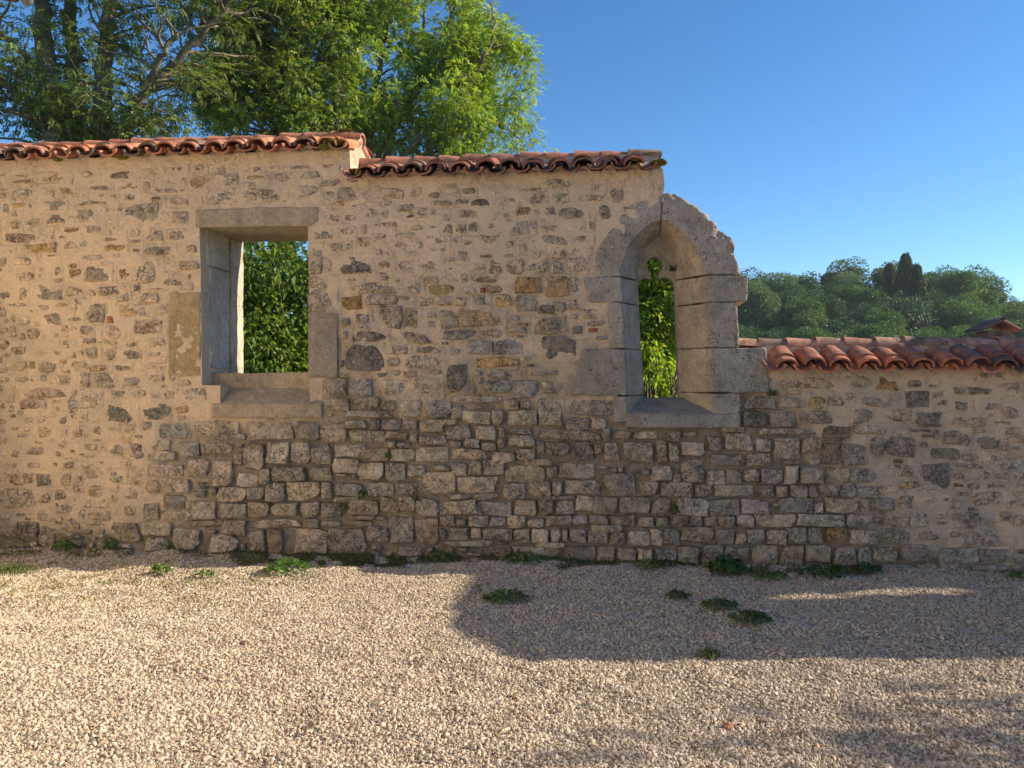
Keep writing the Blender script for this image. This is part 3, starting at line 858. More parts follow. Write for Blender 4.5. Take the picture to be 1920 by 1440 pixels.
# inner sill and the sloping outer sill below it
a, b = SZ(378, 700)[0], SZ(582, 700)[0]
zi = EYE + 20 / FPX * 6.7
zs = SZ(470, 724, .18)[1]
dressed('sill', [(a - .01, .17, zs - .1), (b + .03, .17, zs - .1), (b + .03, THICK, zs - .1), (a - .01, THICK, zs - .1)],
        [(a - .01, .17, zi), (b + .03, .17, zi + .012), (b + .03, THICK, zi), (a - .01, THICK, zi - .01)], WARM, pit=.1, bev=.008)
a, b = SZ(398, 780)[0], SZ(603, 780)[0]
z0, z1, z2 = SZ(500, 783)[1], SZ(500, 758)[1], SZ(500, 727, .17)[1]
sec = [(-.014, z0), (-.014, z1), (.17, z2), (.26, z2), (.26, z0)]
dressed('sloping_sill', [(a, d, z) for d, z in sec], [(b, d, z) for d, z in sec], (0.40, 0.325, 0.245), pit=.12, bev=.008)

# pointed window: jambs
def lerp(v, v0, a, v1, b): return a + (b - a) * (v - v0) / (v1 - v0)
def jfl(y): return lerp(y, 520, 1163, 745, 1175)
def inl(y): return lerp(y, 530, 1196, 745, 1207)
def jfr(y): return lerp(y, 520, 1327, 760, 1340)
def inr(y): return lerp(y, 530, 1265, 745, 1274)
DS = 0.28           # depth of the tracery slab


def jamb(xo_t, xo_b, yt, yb, left, col, pit, face=-.012, **kw):
    res = []
    for xo, y in ((xo_b, yb), (xo_t, yt)):
        jf, ii_ = (jfl(y), inl(y)) if left else (jfr(y), inr(y))
        z = SZ(jf, y)[1]
        so, sj, si = SZ(xo, y)[0], SZ(jf, y)[0], SZ(ii_, y, DS)[0]
        if left: so = min(so, sj - .05)
        res.append([(so, face, z), (sj, face, z), (si, DS + .01, z), (si + (-.005 if left else .005), DS + .13, z), (sj, THICK - .01, z), (so, THICK - .01, z)])
    o = dressed('jamb_block', res[0], res[1], col, pit=pit, **kw)
    reveal(o, (0.42, 0.385, 0.335) if left else (0.47, 0.385, 0.285))  # greyer left, warmer right: the light on each side put into the colour
    return o


def reveal(o, col):
    """sheltered faces lose their lichen; bounced and sky light are painted into col"""
    me = o.data
    n = len(me.vertices); co = np.empty(n * 3); me.vertices.foreach_get('co', co); d = co.reshape(-1, 3)[:, 1]
    k = np.clip((d - .004) / .02, 0, 1)
    c = np.empty(n * 4); me.color_attributes['Col'].data.foreach_get('color', c); c = c.reshape(-1, 4)
    c[:, :3] = c[:, :3] * (1 - k[:, None]) + np.array(col) * k[:, None]
    me.color_attributes['Col'].data.foreach_set('color', c.ravel())
    pt = np.empty(n); me.attributes['Pit'].data.foreach_get('value', pt)
    me.attributes['Pit'].data.foreach_set('value', (pt * (1 - .85 * k)).astype(np.float32))


jamb(1094, 1104, 519.5, 566.3, True, GREY, .7)
jamb(1138, 1142, 567.7, 653, True, GREY, .45)
jamb(1092, 1070, 654.5, 741.5, True, GREYD, .7)
jamb(1152, 1150, 743, 792, True, GREY, .4, face=-.004)
jamb(1402, 1400, 517, 566.2, False, GREY, .8)
jamb(1382, 1386, 567.8, 651.2, False, GREY, .85)
jamb(1436, 1444, 652.6, 736, False, (0.33, 0.31, 0.285), .8)
jamb(1388, 1386, 737.5, 792, False, GREY, .8, face=-.004)
# sill
a, b = SZ(1172, 790)[0], SZ(1388, 790)[0]
z0, z1, z2 = SZ(1250, 802)[1], SZ(1250, 776)[1], SZ(1240, 746, DS)[1]
sec = [(-.02, z0), (-.02, z1), (DS - .02, z2), (DS + .16, z2), (THICK - .02, z2 - .07), (THICK - .02, z0)]
dressed('sloping_sill', [(a, d, z) for d, z in sec], [(b, d, z) for d, z in sec], GREYD, pit=.6, bev=.012)

# pointed window: the two great arch stones
AF_L = [(1163, 518), (1165, 500), (1170, 480), (1178, 460), (1190, 443), (1205, 429), (1221, 418), (1239.5, 411)]
AI_L = [(1194, 524), (1195, 508), (1198, 492), (1203, 477), (1210, 465), (1218, 456), (1226, 449), (1235, 444)]
AO_L = [(1122, 519), (1118, 495), (1118, 472), (1130, 452), (1146, 430), (1163, 407), (1178, 385), (1242, 367)]
AF_R = [(1240.5, 411), (1262, 420), (1280, 434), (1295, 450), (1307, 468), (1315, 485), (1321, 500), (1325, 514)]
AI_R = [(1237, 444), (1243, 450), (1250, 458), (1256, 468), (1261, 480), (1264, 494), (1266, 508), (1266, 524)]
AO_R = [(1243.5, 367), (1262, 360), (1300, 384), (1328, 407), (1352, 428), (1370, 446), (1379, 474), (1386, 514)]


def arch_stone(f, i, o, col, pit, rough=None, face=-.012):
    secs = []
    for a, b, c in zip(f, i, o):
        A, B, Cc = L(*a, face), L(*b, DS), L(*c, face + (.0065 if face > -.01 else 0))
        B2 = (B[0], DS + .13, B[2])
        A2 = (A[0], THICK - .03, A[2]); C2 = (Cc[0], THICK - .03, Cc[2])
        mid = tuple((np.array(A) + np.array(Cc)) / 2)
        secs.append([Cc, mid, A, tuple(np.array(A) * .5 + np.array(B) * .5), B, B2, A2, C2])
    bm = bmesh.new()
    vs_ = [[bm.verts.new(p) for p in s_] for s_ in secs]
    m = len(secs[0])
    for k in range(len(secs) - 1):
        for q in range(m):
            r_ = (q + 1) % m
            bm.faces.new((vs_[k][q], vs_[k][r_], vs_[k + 1][r_], vs_[k + 1][q]))
    bm.faces.new(vs_[0]); bm.faces.new(list(reversed(vs_[-1])))
    bmesh.ops.recalc_face_normals(bm, faces=bm.faces[:])
    refine(bm, 0.022, 6)
    bm.normal_update()
    for v in bm.verts:
        k = 0.005 * (noise.noise(v.co * 9) + 0.6 * noise.noise(v.co * 26))
        if rough: k += rough(v.co, v.normal)
        v.co += v.normal * k
    me = bpy.data.meshes.new('arch_stone')
    bm.to_mesh(me); bm.free()
    me.polygons.foreach_set('use_smooth', np.ones(len(me.polygons), dtype=bool))
    n = len(me.vertices)
    set_col(me, np.tile(np.array(col), (n, 1)))
    add_fac(me, 'Pit', [pit] * n); add_fac(me, 'Smear', [.05] * n)
    return link('arch_stone', me, wall, M_ASHLAR)


reveal(arch_stone(AF_L, AI_L, AO_L, GREY, .6, None, -.0075), (0.42, 0.385, 0.335))
OUT_R = [SZ(*p) for p in AO_R]


def broken(co, nrm):                       # the torn outer edge of the right-hand arch stone
    d = min((co.x - s_) ** 2 + (co.z - z_) ** 2 for s_, z_ in OUT_R) ** .5
    k = max(0.0, 1 - d / 0.10)
    return k * (0.040 * noise.noise(co * 8) + 0.034 * noise.noise(co * 19 + Vector((5, 1, 2))) + 0.016 * noise.noise(co * 45) - 0.008)


reveal(arch_stone(AF_R, AI_R, AO_R, GREY, .75, broken), (0.45, 0.37, 0.28))

# tracery slab with its trefoil eye
cxp, cyp, rp = 1227.5, 496.5, 15.5
path = [(1206.5, 752), (1196.5, 540), (1197, 530), (1201, 524), (1207, 521), (1213, 520.5), (1217, 523), (1220.5, 519.5), (1221, 513)]
for k in range(17):
    t = R(246 - 312 * k / 16)
    path.append((cxp + rp * math.cos(t), cyp - rp * math.sin(t)))
path += [(1234, 513), (1234.8, 519.5), (1238, 523), (1243, 520), (1250, 519.5), (1257, 522), (1262, 527), (1264.5, 536), (1273.5, 752)]
ob = [(1300, 752), (1290, 520), (1284, 490), (1270, 462), (1254, 446), (1237, 430), (1216, 444), (1200, 462), (1186, 490), (1178, 520), (1182, 752)]
ring = [SZ(*p, DS) for p in path + ob]
dressed('tracery', [(s_, DS + .012, z_) for s_, z_ in ring], [(s_, DS + .12, z_) for s_, z_ in ring], (0.36, 0.315, 0.265), pit=.1, amp=.002, bev=0.007, maxlen=.03)
# raised mouldings of the trefoil lobes
def moulding(pts, r0, name='moulding'):
    V, Fc = [], []
    n = len(pts)
    for i, p in enumerate(pts):
        a = Vector(pts[max(i - 1, 0)]); b = Vector(pts[min(i + 1, n - 1)])
        t = (b - a).normalized(); nn = Vector((0, 1, 0)); bb = t.cross(nn)
        for k in range(6):
            an = 2 * math.pi * k / 6
            V.append(Vector(p) + (nn * math.cos(an) + bb * math.sin(an)) * r0)
    for i in range(n - 1):
        for k in range(6):
            Fc.append((i * 6 + k, i * 6 + (k + 1) % 6, (i + 1) * 6 + (k + 1) % 6, (i + 1) * 6 + k))
    me = mesh_py(name, V, Fc, True, np.tile(np.array((0.36, 0.315, 0.265)), (len(V), 1)))
    add_fac(me, 'Pit', [0.0] * len(V)); add_fac(me, 'Smear', [0.0] * len(V))
    return link(name, me, wall, M_ASHLAR)


moulding([L(cxp + (rp + 5) * math.cos(R(235 - 290 * k / 20)), cyp - (rp + 5) * math.sin(R(235 - 290 * k / 20)), DS + .012) for k in range(21)], .008)
moulding([L(1209 + 13 * math.cos(R(170 - 150 * k / 10)), 526 - 10 * math.sin(R(170 - 150 * k / 10)), DS + .012) for k in range(11)], .007)
moulding([L(1249 + 13 * math.cos(R(160 - 150 * k / 10)), 525 - 10 * math.sin(R(160 - 150 * k / 10)), DS + .012) for k in range(11)], .007)

# ------------------------------------------------------------------ tile copings
SIG = R(18)


def tile_mesh(name, w0, w1, rise, length, th=0.015, up=1, nseg=10, nl=4):
    V, Fc = [], []
    for side in (0, 1):
        for j in range(nl + 1):
            t = j / nl
            hw = (w0 + (w1 - w0) * t) / 2 - side * th
            rs = rise * (1 - 0.12 * t) - side * th
            for i in range(nseg + 1):
                a = math.pi * i / nseg
                x = -math.cos(a) * hw
                z = (math.sin(a) ** 0.85) * rs
                V.append((x, t * length + (0.002 * math.sin(i * 2.1) if j == 0 else 0), z * up))
    m = nseg + 1; N = (nl + 1) * m
    for j in range(nl):
        for i in range(nseg):
            a = j * m + i
            Fc.append((a, a + 1, a + m + 1, a + m)); Fc.append((N + a, N + a + m, N + a + m + 1, N + a + 1))
    for i in range(nseg):
        Fc.append((i, N + i, N + i + 1, i + 1))
        a = nl * m + i
        Fc.append((a, a + 1, N + a + 1, N + a))
    for j in range(nl):
        a = j * m
        Fc.append((a, a + m, N + a + m, N + a))
        a = j * m + nseg
        Fc.append((a, N + a, N + a + m, a + m))
    me = mesh_py(name, V, Fc, True)
    bm = bmesh.new(); bm.from_mesh(me); bmesh.ops.recalc_face_normals(bm, faces=bm.faces[:])
    for e in bm.edges:
        if e.calc_face_angle(0) > 0.9: e.smooth = False
    bm.to_mesh(me); bm.free()
    me.materials.append(M_TILE)
    return me


T_COVER = tile_mesh('cover_tile', .172, .145, .068, .29)
T_CANAL = tile_mesh('canal_tile', .158, .176, .058, .40, up=-1)
T_RIDGE = tile_mesh('ridge_tile', .185, .155, .075, .33)

ORANGE = [(0.54, 0.20, 0.10), (0.46, 0.17, 0.09), (0.58, 0.24, 0.13), (0.38, 0.15, 0.085), (0.46, 0.21, 0.14)]
BURG = [(0.27, 0.105, 0.07), (0.22, 0.085, 0.065), (0.31, 0.13, 0.09), (0.18, 0.08, 0.065), (0.35, 0.14, 0.09)]
MIXED = [(0.50, 0.175, 0.095), (0.56, 0.205, 0.10), (0.40, 0.14, 0.09), (0.42, 0.18, 0.125), (0.34, 0.14, 0.10)]


def coping(s0, s1, ze, pal, ridge_pal, seed, phase=0.0, ridge_from=0.0, rise=.0):
    r = random.Random(seed)
    d_e, d_r = -0.10, 0.33
    plane = lambda d: ze + (d - d_e) * math.tan(SIG) if d <= d_r else ze + (2 * d_r - d - d_e) * math.tan(SIG)
    zr = plane(d_r) + .032
    # mortar bed rising under each cover tile, with the ridge band
    ss = np.arange(s0, s1 + 1e-6, 0.02)
    prof_d = [0.012, 0.012, -0.03, 0.10, 0.235, 0.245, 0.25, 0.33, 0.41, 0.415, 0.43, 0.56, 0.74, 0.69, 0.69]
    V, Fc = [], []
    m = len(prof_d)
    for s_ in ss:
        wv = max(0.0, math.cos(2 * math.pi * (s_ - s0 - phase) / 0.2)) ** 0.7
        nz = noise.noise((s_ * 9, ze, 1.0)) * 0.006
        zs_ = [ze - .06, plane(0) - .02 + .03 * wv, plane(-.03) - .004 + .045 * wv, plane(.1) - .004 + .05 * wv, plane(.235) + .05 + nz, plane(.245) + .072 + nz,
               zr + .055 + nz, zr + .062, zr + .055, zr + .045, plane(.43) + .02, plane(.56) + .045 * wv, plane(.74) + .045 * wv - .01, plane(.69) - .02, ze - .06]
        for d, z in zip(prof_d, zs_):
            V.append((s_ + noise.noise((d * 20, z * 20, seed)) * (0.006 if s_ in (ss[0], ss[-1]) else 0), d + nz * .5, z))
    for k in range(len(ss) - 1):
        for q in range(m - 1):
            a = k * m + q
            Fc.append((a, a + m, a + m + 1, a + 1))
    Fc.append(tuple(range(m))); Fc.append(tuple(reversed([(len(ss) - 1) * m + q for q in range(m)])))
    me = mesh_py('tile_coping', V, Fc, False, np.tile([0.62] * 3, (len(V), 1)))
    cp = link('tile_coping', me, wall, M_MORTAR)
    cs, sn = math.cos(SIG), math.sin(SIG)

    def put(me_, s_, q, lift, back=False, rz=0.0, pal_=pal, rx=0.0):
        o = bpy.data.objects.new('roof_tile', me_)
        COL.objects.link(o); o.parent = cp
        q += r.gauss(0, .008)
        d = d_e + q * cs - lift * sn; z = ze + q * sn + lift * cs
        if back: d = 2 * d_r - d
        o.location = (s_ + r.gauss(0, .009), d + r.gauss(0, .006), z + r.gauss(0, .005))
        o.rotation_euler = (SIG + rx + r.gauss(0, .03), r.gauss(0, .06), r.gauss(0, .05) + (math.pi if back else 0) + rz)
        c = pal_[r.randrange(len(pal_))]
        k = r.uniform(.72, 1.2)
        if r.random() < .10: c = (0.17, 0.11, 0.085)
        o.color = (c[0] * k, c[1] * k, c[2] * k, 1)
        return o
    n = int((s1 - s0 - phase) / 0.2 + 0.5)
    for k in range(n + 1):
        sc_ = s0 + phase + k * 0.2
        if sc_ - .1 > s0 - .06 and sc_ - .1 < s1 + .03:
            put(T_CANAL, sc_ - .1, -0.025, .058, rx=.0)
            put(T_CANAL, sc_ - .1, 0.03, .058, True)
        if s0 + .05 < sc_ < s1 - .05:
            put(T_COVER, sc_, 0.0, .040, rx=.02)
            put(T_COVER, sc_, 0.085 + r.gauss(0, .012), .054, rx=-.03)
            put(T_COVER, sc_, 0.03, .045, True)
    s_ = s0 - .01 - ridge_from
    while s_ < s1 - .12:
        o = bpy.data.objects.new('ridge_tile', T_RIDGE)
        COL.objects.link(o); o.parent = cp
        o.location = (s_ + r.gauss(0, .008), d_r + r.gauss(0, .006), zr + .048 + r.gauss(0, .004))
        o.rotation_euler = (-0.055 + r.gauss(0, .015), r.gauss(0, .04), -math.pi / 2 + r.gauss(0, .02))
        if s_ + .33 > s1 + .02:
            o.scale = (1, (s1 + .02 - s_) / .33, 1)
        c = ridge_pal[r.randrange(len(ridge_pal))]; k = r.uniform(.85, 1.15)
        o.color = (c[0] * k, c[1] * k, c[2] * k, 1)
        s_ += .232
    return cp, plane, zr


cpA, plA, zrA = coping(S_LEFT + .05, S_STEP + .005, ZE['tall'], ORANGE, ORANGE, 3, phase=(S_STEP - S_LEFT - .05 - .16) % 0.2)
cpB, plB, zrB = coping(S_STEP + .02, S_END + .005, ZE['middle'], BURG, [(0.40, 0.17, 0.11), (0.30, 0.16, 0.12), (0.46, 0.19, 0.12), (0.28, 0.19, 0.15)], 4, phase=.14)
cpC, plC, zrC = coping(S_LOW + .005, S_RIGHT, ZE['low'], MIXED, [(0.38, 0.20, 0.15), (0.33, 0.20, 0.16), (0.42, 0.25, 0.19), (0.25, 0.17, 0.14)], 9, phase=.12, ridge_from=.25)
# verge tiles bedded on the raised end of the tall coping
for q in (0.02, 0.22):
    o = bpy.data.objects.new('verge_tile', T_COVER); COL.objects.link(o); o.parent = cpA
    d = 2 * .33 - (-0.10 + q * math.cos(SIG))
    o.location = (S_STEP + .0, d, ZE['tall'] + q * math.sin(SIG) + .03)
    o.rotation_euler = (SIG, 0.5, math.pi); o.scale = (.8, .7, .8); o.color = (0.62, 0.22, 0.10, 1)
o = bpy.data.objects.new('verge_tile', T_COVER); COL.objects.link(o); o.parent = cpA
o.location = (S_STEP - .03, -.09, ZE['tall'] + .03); o.rotation_euler = (SIG, .35, 0); o.scale = (.75, .8, .9); o.color = (0.62, 0.24, 0.11, 1)


def moss(parent, loc, size, seed):
    bm = bmesh.new()
    bmesh.ops.create_icosphere(bm, subdivisions=5, radius=1.0)
    for v in bm.verts:
        n_ = v.co.normalized()
        k = 1 + 0.30 * noise.noise(n_ * 2.2 + Vector((seed, 0, 0))) + 0.14 * noise.noise(n_ * 8 + Vector((seed, 3, 0))) + 0.14 * noise.noise(n_ * 22 + Vector((seed, 3, 7)))
        v.co = Vector((v.co.x * size[0], v.co.y * size[1], v.co.z * size[2])) * k
    me = bpy.data.meshes.new('moss'); bm.to_mesh(me); bm.free()
    return link('moss', me, parent, M_MOSS, loc)


def on_roof(x, y, d, zplane):
    return (L(x, y, d)[0], d, zplane)


moss(cpA, on_roof(628, 275, -.03, plA(-.03) + .055), (.105, .085, .026), 1)
moss(cpA, on_roof(608, 280, -.10, plA(-.09) + .02), (.05, .03, .022), 2)
moss(cpA, on_roof(648, 248, .30, zrA + .115), (.06, .05, .018), 3)
moss(cpA, on_roof(585, 252, .26, zrA + .05), (.09, .03, .014), 9)
moss(cpA, on_roof(230, 292, -.10, plA(-.09) - .012), (.05, .03, .018), 4)
moss(cpA, on_roof(108, 297, -.10, plA(-.09) - .012), (.04, .03, .016), 5)
moss(cpB, on_roof(1236, 303, -.05, plB(-.05) + .05), (.06, .06, .02), 6)
moss(cpB, on_roof(1195, 306, -.08, plB(-.08) + .085), (.045, .03, .014), 7)
moss(cpB, on_roof(1215, 290, .27, zrB + .06), (.10, .03, .014), 8)
moss(cpB, on_roof(668, 322, -.04, plB(-.04) + .05), (.05, .07, .018), 10)

# ------------------------------------------------------------------ trees and bushes
def tube_np(paths, segs=6):
    """paths: list of (pts (n,3), radii (n,)) -> verts, quads"""
    Vs, Fs = [], []
    base_ = 0
    for pts, rad in paths:
        pts = np.asarray(pts, float); n = len(pts)
        t = np.gradient(pts, axis=0); t /= np.linalg.norm(t, axis=1)[:, None] + 1e-9
        up = np.tile(np.array([0.31, 0.95, 0.05]), (n, 1))
        a = np.cross(t, up); a /= np.linalg.norm(a, axis=1)[:, None] + 1e-9
        b = np.cross(t, a)
        k = segs if rad[0] > 0.03 else 4
        an = np.linspace(0, 2 * math.pi, k, endpoint=False)
        v = pts[:, None, :] + (a[:, None, :] * np.cos(an)[None, :, None] + b[:, None, :] * np.sin(an)[None, :, None]) * np.asarray(rad)[:, None, None]
        Vs.append(v.reshape(-1, 3))
        i, j = np.meshgrid(np.arange(n - 1), np.arange(k), indexing='ij')
        j2 = (j + 1) % k
        Fs.append(np.stack([i * k + j, i * k + j2, (i + 1) * k + j2, (i + 1) * k + j], -1).reshape(-1, 4) + base_)
        base_ += n * k
    return np.concatenate(Vs), np.concatenate(Fs)


def wander(p0, p1, n, amp, g, sag=0.0):
    t = np.linspace(0, 1, n)[:, None]
    p = np.asarray(p0) * (1 - t) + np.asarray(p1) * t
    ph = g.random(6) * 6.28
    w_ = np.sin(math.pi * t) * 0 + t * (1 - t) * 4
    off = np.stack([np.sin(t[:, 0] * 5 + ph[0]) + .5 * np.sin(t[:, 0] * 11 + ph[1]), np.sin(t[:, 0] * 4 + ph[2]) + .5 * np.sin(t[:, 0] * 13 + ph[3]), .4 * np.sin(t[:, 0] * 6 + ph[4])], -1)
    p = p + off * amp * w_
    p[:, 2] += sag * (w_[:, 0])
    return p


def rot_frames(dirs, g, roll=None):
    """orthonormal frames whose first axis is dirs"""
    n = len(dirs)
    d = dirs / (np.linalg.norm(dirs, axis=1)[:, None] + 1e-9)
    h = np.tile(np.array([0.0, 0.0, 1.0]), (n, 1)) + g.normal(0, .35, (n, 3))
    b = np.cross(h, d); b /= np.linalg.norm(b, axis=1)[:, None] + 1e-9
    c = np.cross(d, b)
    return d, b, c


def ash_template(k=3, length=0.22, lf=0.105, wd=0.048):
    """pinnate leaf: diamonds in the plane (along, across)"""
    q = []
    def leaflet(x0, y0, ang):
        ca, sa = math.cos(ang), math.sin(ang)
        for u, v, h in ((0, 0, 0), (lf * .45, -wd / 2, .012), (lf, 0, -.012), (lf * .45, wd / 2, .012)):
            q.append((x0 + u * ca - v * sa, y0 + u * sa + v * ca, h))
    for i in range(k):
        x = length * (0.22 + 0.7 * i / k)
        leaflet(x, 0, R(52)); leaflet(x, 0, R(-52))
    leaflet(length * .95, 0, 0)
    return np.array(q)


def broad_template(lf=0.085, wd=0.065):
    return np.array([(0, 0, 0), (lf * .5, -wd / 2, .014), (lf, 0, -.014), (lf * .5, wd / 2, .014)])


def scatter(template, pos, dirs, scale, g, cols):
    d, b, c = rot_frames(dirs, g)
    n, m = len(pos), len(template)
    T = template[None] * scale[:, None, None]
    v = pos[:, None, :] + T[..., 0:1] * d[:, None, :] + T[..., 1:2] * b[:, None, :] + T[..., 2:3] * c[:, None, :]
    # leaves hang: droop grows with reach
    v[..., 2] -= (T[..., 0] ** 2) * 0.7
    f = np.arange(n * m).reshape(-1, 4)
    return v.reshape(-1, 3), f, np.repeat(cols, m, 0)


def leaf_cols(n, g, base_, var=0.18, yellow=0.10):
    c = np.array(base_)[None] * (1 + g.normal(0, var, (n, 1)))
    c = c * (1 + np.concatenate([g.normal(0, .10, (n, 1)) + yellow * (g.random((n, 1)) < .15), np.zeros((n, 1)), g.normal(0, .1, (n, 1))], 1))
    return np.clip(c, 0.004, .6)


def ash_tree(name, base_, stems, crown, n_clump, per, label, seed, col, leaf_scale=1.0, clump_r=0.55, dense_low=True, zmax=99, extra=(), bare=0.0):
    """stems: list of lists of points (world); crown: list of (centre, radii); clumps hang on branches off the stems."""
    g = np.random.default_rng(seed)
    root = empty(name, base_)
    tag(root, label, 'tree')
    B = np.array(base_)
    paths = []; stem_pts = []
    for st in stems:
        pts = np.array(st[0], float); r0, r1 = st[1], st[2]
        tt = np.linspace(0, len(pts) - 1, 26)
        P = np.stack([np.interp(tt, np.arange(len(pts)), pts[:, k]) for k in range(3)], -1)
        P[1:-1] += g.normal(0, .035, (24, 3))
        ra = r0 + (r1 - r0) * np.linspace(0, 1, 26) ** 0.8
        paths.append((P - B, ra))
        for k in range(3, 26): stem_pts.append((P[k], ra[k]))
    SP = np.array([p for p, _ in stem_pts]); SR = np.array([r_ for _, r_ in stem_pts])
    cl = []
    tot = sum(c[2] for c in crown)
    for cen, rad, wgt in crown:
        k = int(n_clump * wgt / tot)
        u = g.normal(0, 1, (k, 3)); u /= np.linalg.norm(u, axis=1)[:, None]
        rr = g.random((k, 1)) ** 0.42
        cl.append(np.array(cen) + u * rr * np.array(rad) * (1 + 0.16 * np.sin(u[:, 0:1] * 5 + seed) * np.cos(u[:, 2:3] * 6 + seed)))
    cl = np.concatenate(cl + ([np.array(extra, float)] if len(extra) else []))
    cl = cl[cl[:, 2] < zmax]
    twigs = []
    for c in cl:
        dv = SP - c
        cost = np.linalg.norm(dv * np.array([1, 1, .8]), axis=1) + np.where(SP[:, 2] > c[2] - .2, 1.6, 0) + g.random(len(SP)) * .5
        k = int(np.argmin(cost))
        p = wander(SP[k], c, 9, 0.07 * np.linalg.norm(SP[k] - c), g, sag=0.06 * np.linalg.norm(SP[k] - c))
        r0 = min(SR[k] * .55, 0.020 + 0.016 * np.linalg.norm(SP[k] - c))
        paths.append((p - B, np.linspace(r0, .007, 9)))
        for _ in range(3):
            e = c + g.normal(0, clump_r * .6, 3)
            paths.append((wander(p[5 + g.integers(0, 3)], e, 5, .03, g) - B, np.linspace(.010, .004, 5)))
    tv, tf = tube_np(paths, 8)
    link('trunk', mesh_np('trunk', tv, tf, True), root, M_BARK)
    n = len(cl)
    cnt = np.maximum(6, g.normal(per, per * .35, n).astype(int))
    idx = np.repeat(np.arange(n), cnt)
    N = len(idx)
    off = g.normal(0, 1, (N, 3)); off /= np.linalg.norm(off, axis=1)[:, None]
    off *= (g.random((N, 1)) ** .5) * clump_r * np.array([1.1, 1.1, .75]) * (0.7 + 0.6 * g.random(n)[idx][:, None])
    pos = cl[idx] + off
    dirs = off / clump_r + g.normal(0, .55, (N, 3)) + np.array([0, 0, -.12])
    cols = leaf_cols(N, g, col) * (0.85 + 0.3 * g.random(n)[idx][:, None])
    v, f, cc = scatter(ash_template(), pos - B, dirs, leaf_scale * g.uniform(.75, 1.25, N), g, cols)
    link('crown', mesh_np('crown', v, f, False, cc), root, M_ASH)
    return root


def at(x, y, Y):
    return np.array([(x - 960) / FPX * Y, Y, EYE + (720 - y) / FPX * Y])


def gz_(x, y): return float(ground_z(x, y)) - .16


def stem(Y, pix, r0, r1, foot=None):
    pts = [at(x, y, Y + dy) for x, y, dy in pix]
    b0 = np.array([pts[0][0] if foot is None else foot[0], Y if foot is None else foot[1], 0.0]); b0[2] = gz_(b0[0], b0[1])
    return ([b0] + pts, r0, r1)


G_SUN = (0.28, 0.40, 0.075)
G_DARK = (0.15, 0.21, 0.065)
# old many-stemmed ash at the left
Y = 19.0
f0 = at(150, 700, Y)
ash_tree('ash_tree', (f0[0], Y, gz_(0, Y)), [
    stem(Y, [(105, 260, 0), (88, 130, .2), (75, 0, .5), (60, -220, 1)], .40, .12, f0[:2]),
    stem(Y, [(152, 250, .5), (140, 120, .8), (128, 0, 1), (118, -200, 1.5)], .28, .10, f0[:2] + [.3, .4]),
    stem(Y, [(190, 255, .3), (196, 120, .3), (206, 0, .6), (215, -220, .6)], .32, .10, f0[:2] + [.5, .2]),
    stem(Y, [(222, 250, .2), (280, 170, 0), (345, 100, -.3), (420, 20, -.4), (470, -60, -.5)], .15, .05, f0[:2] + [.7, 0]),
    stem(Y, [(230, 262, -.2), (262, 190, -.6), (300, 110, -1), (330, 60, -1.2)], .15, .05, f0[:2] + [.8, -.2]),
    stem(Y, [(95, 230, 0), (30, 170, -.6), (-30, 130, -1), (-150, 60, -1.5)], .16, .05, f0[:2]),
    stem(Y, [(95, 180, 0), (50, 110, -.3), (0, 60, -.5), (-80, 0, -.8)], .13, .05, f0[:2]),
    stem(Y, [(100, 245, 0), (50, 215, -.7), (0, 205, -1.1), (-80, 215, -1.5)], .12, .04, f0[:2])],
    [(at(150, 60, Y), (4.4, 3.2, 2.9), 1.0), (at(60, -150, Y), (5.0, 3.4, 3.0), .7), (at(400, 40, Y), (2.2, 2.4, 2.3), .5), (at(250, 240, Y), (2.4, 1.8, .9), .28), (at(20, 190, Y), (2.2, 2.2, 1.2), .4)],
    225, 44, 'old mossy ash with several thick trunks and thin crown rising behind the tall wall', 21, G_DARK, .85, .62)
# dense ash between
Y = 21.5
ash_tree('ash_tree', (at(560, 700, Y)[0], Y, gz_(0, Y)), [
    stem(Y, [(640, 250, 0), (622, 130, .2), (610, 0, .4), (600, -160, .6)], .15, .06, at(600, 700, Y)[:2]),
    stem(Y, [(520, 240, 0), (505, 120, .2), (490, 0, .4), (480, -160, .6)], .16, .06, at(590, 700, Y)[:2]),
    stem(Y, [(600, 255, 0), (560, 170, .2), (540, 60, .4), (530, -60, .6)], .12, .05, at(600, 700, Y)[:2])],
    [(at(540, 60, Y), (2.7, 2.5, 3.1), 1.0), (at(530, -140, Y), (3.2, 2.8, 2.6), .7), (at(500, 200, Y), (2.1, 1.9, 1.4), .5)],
    235, 72, 'dense green ash behind the tall coping, between the old trunks and the sunlit ash', 22, (0.21, 0.31, 0.07), .88, .60)
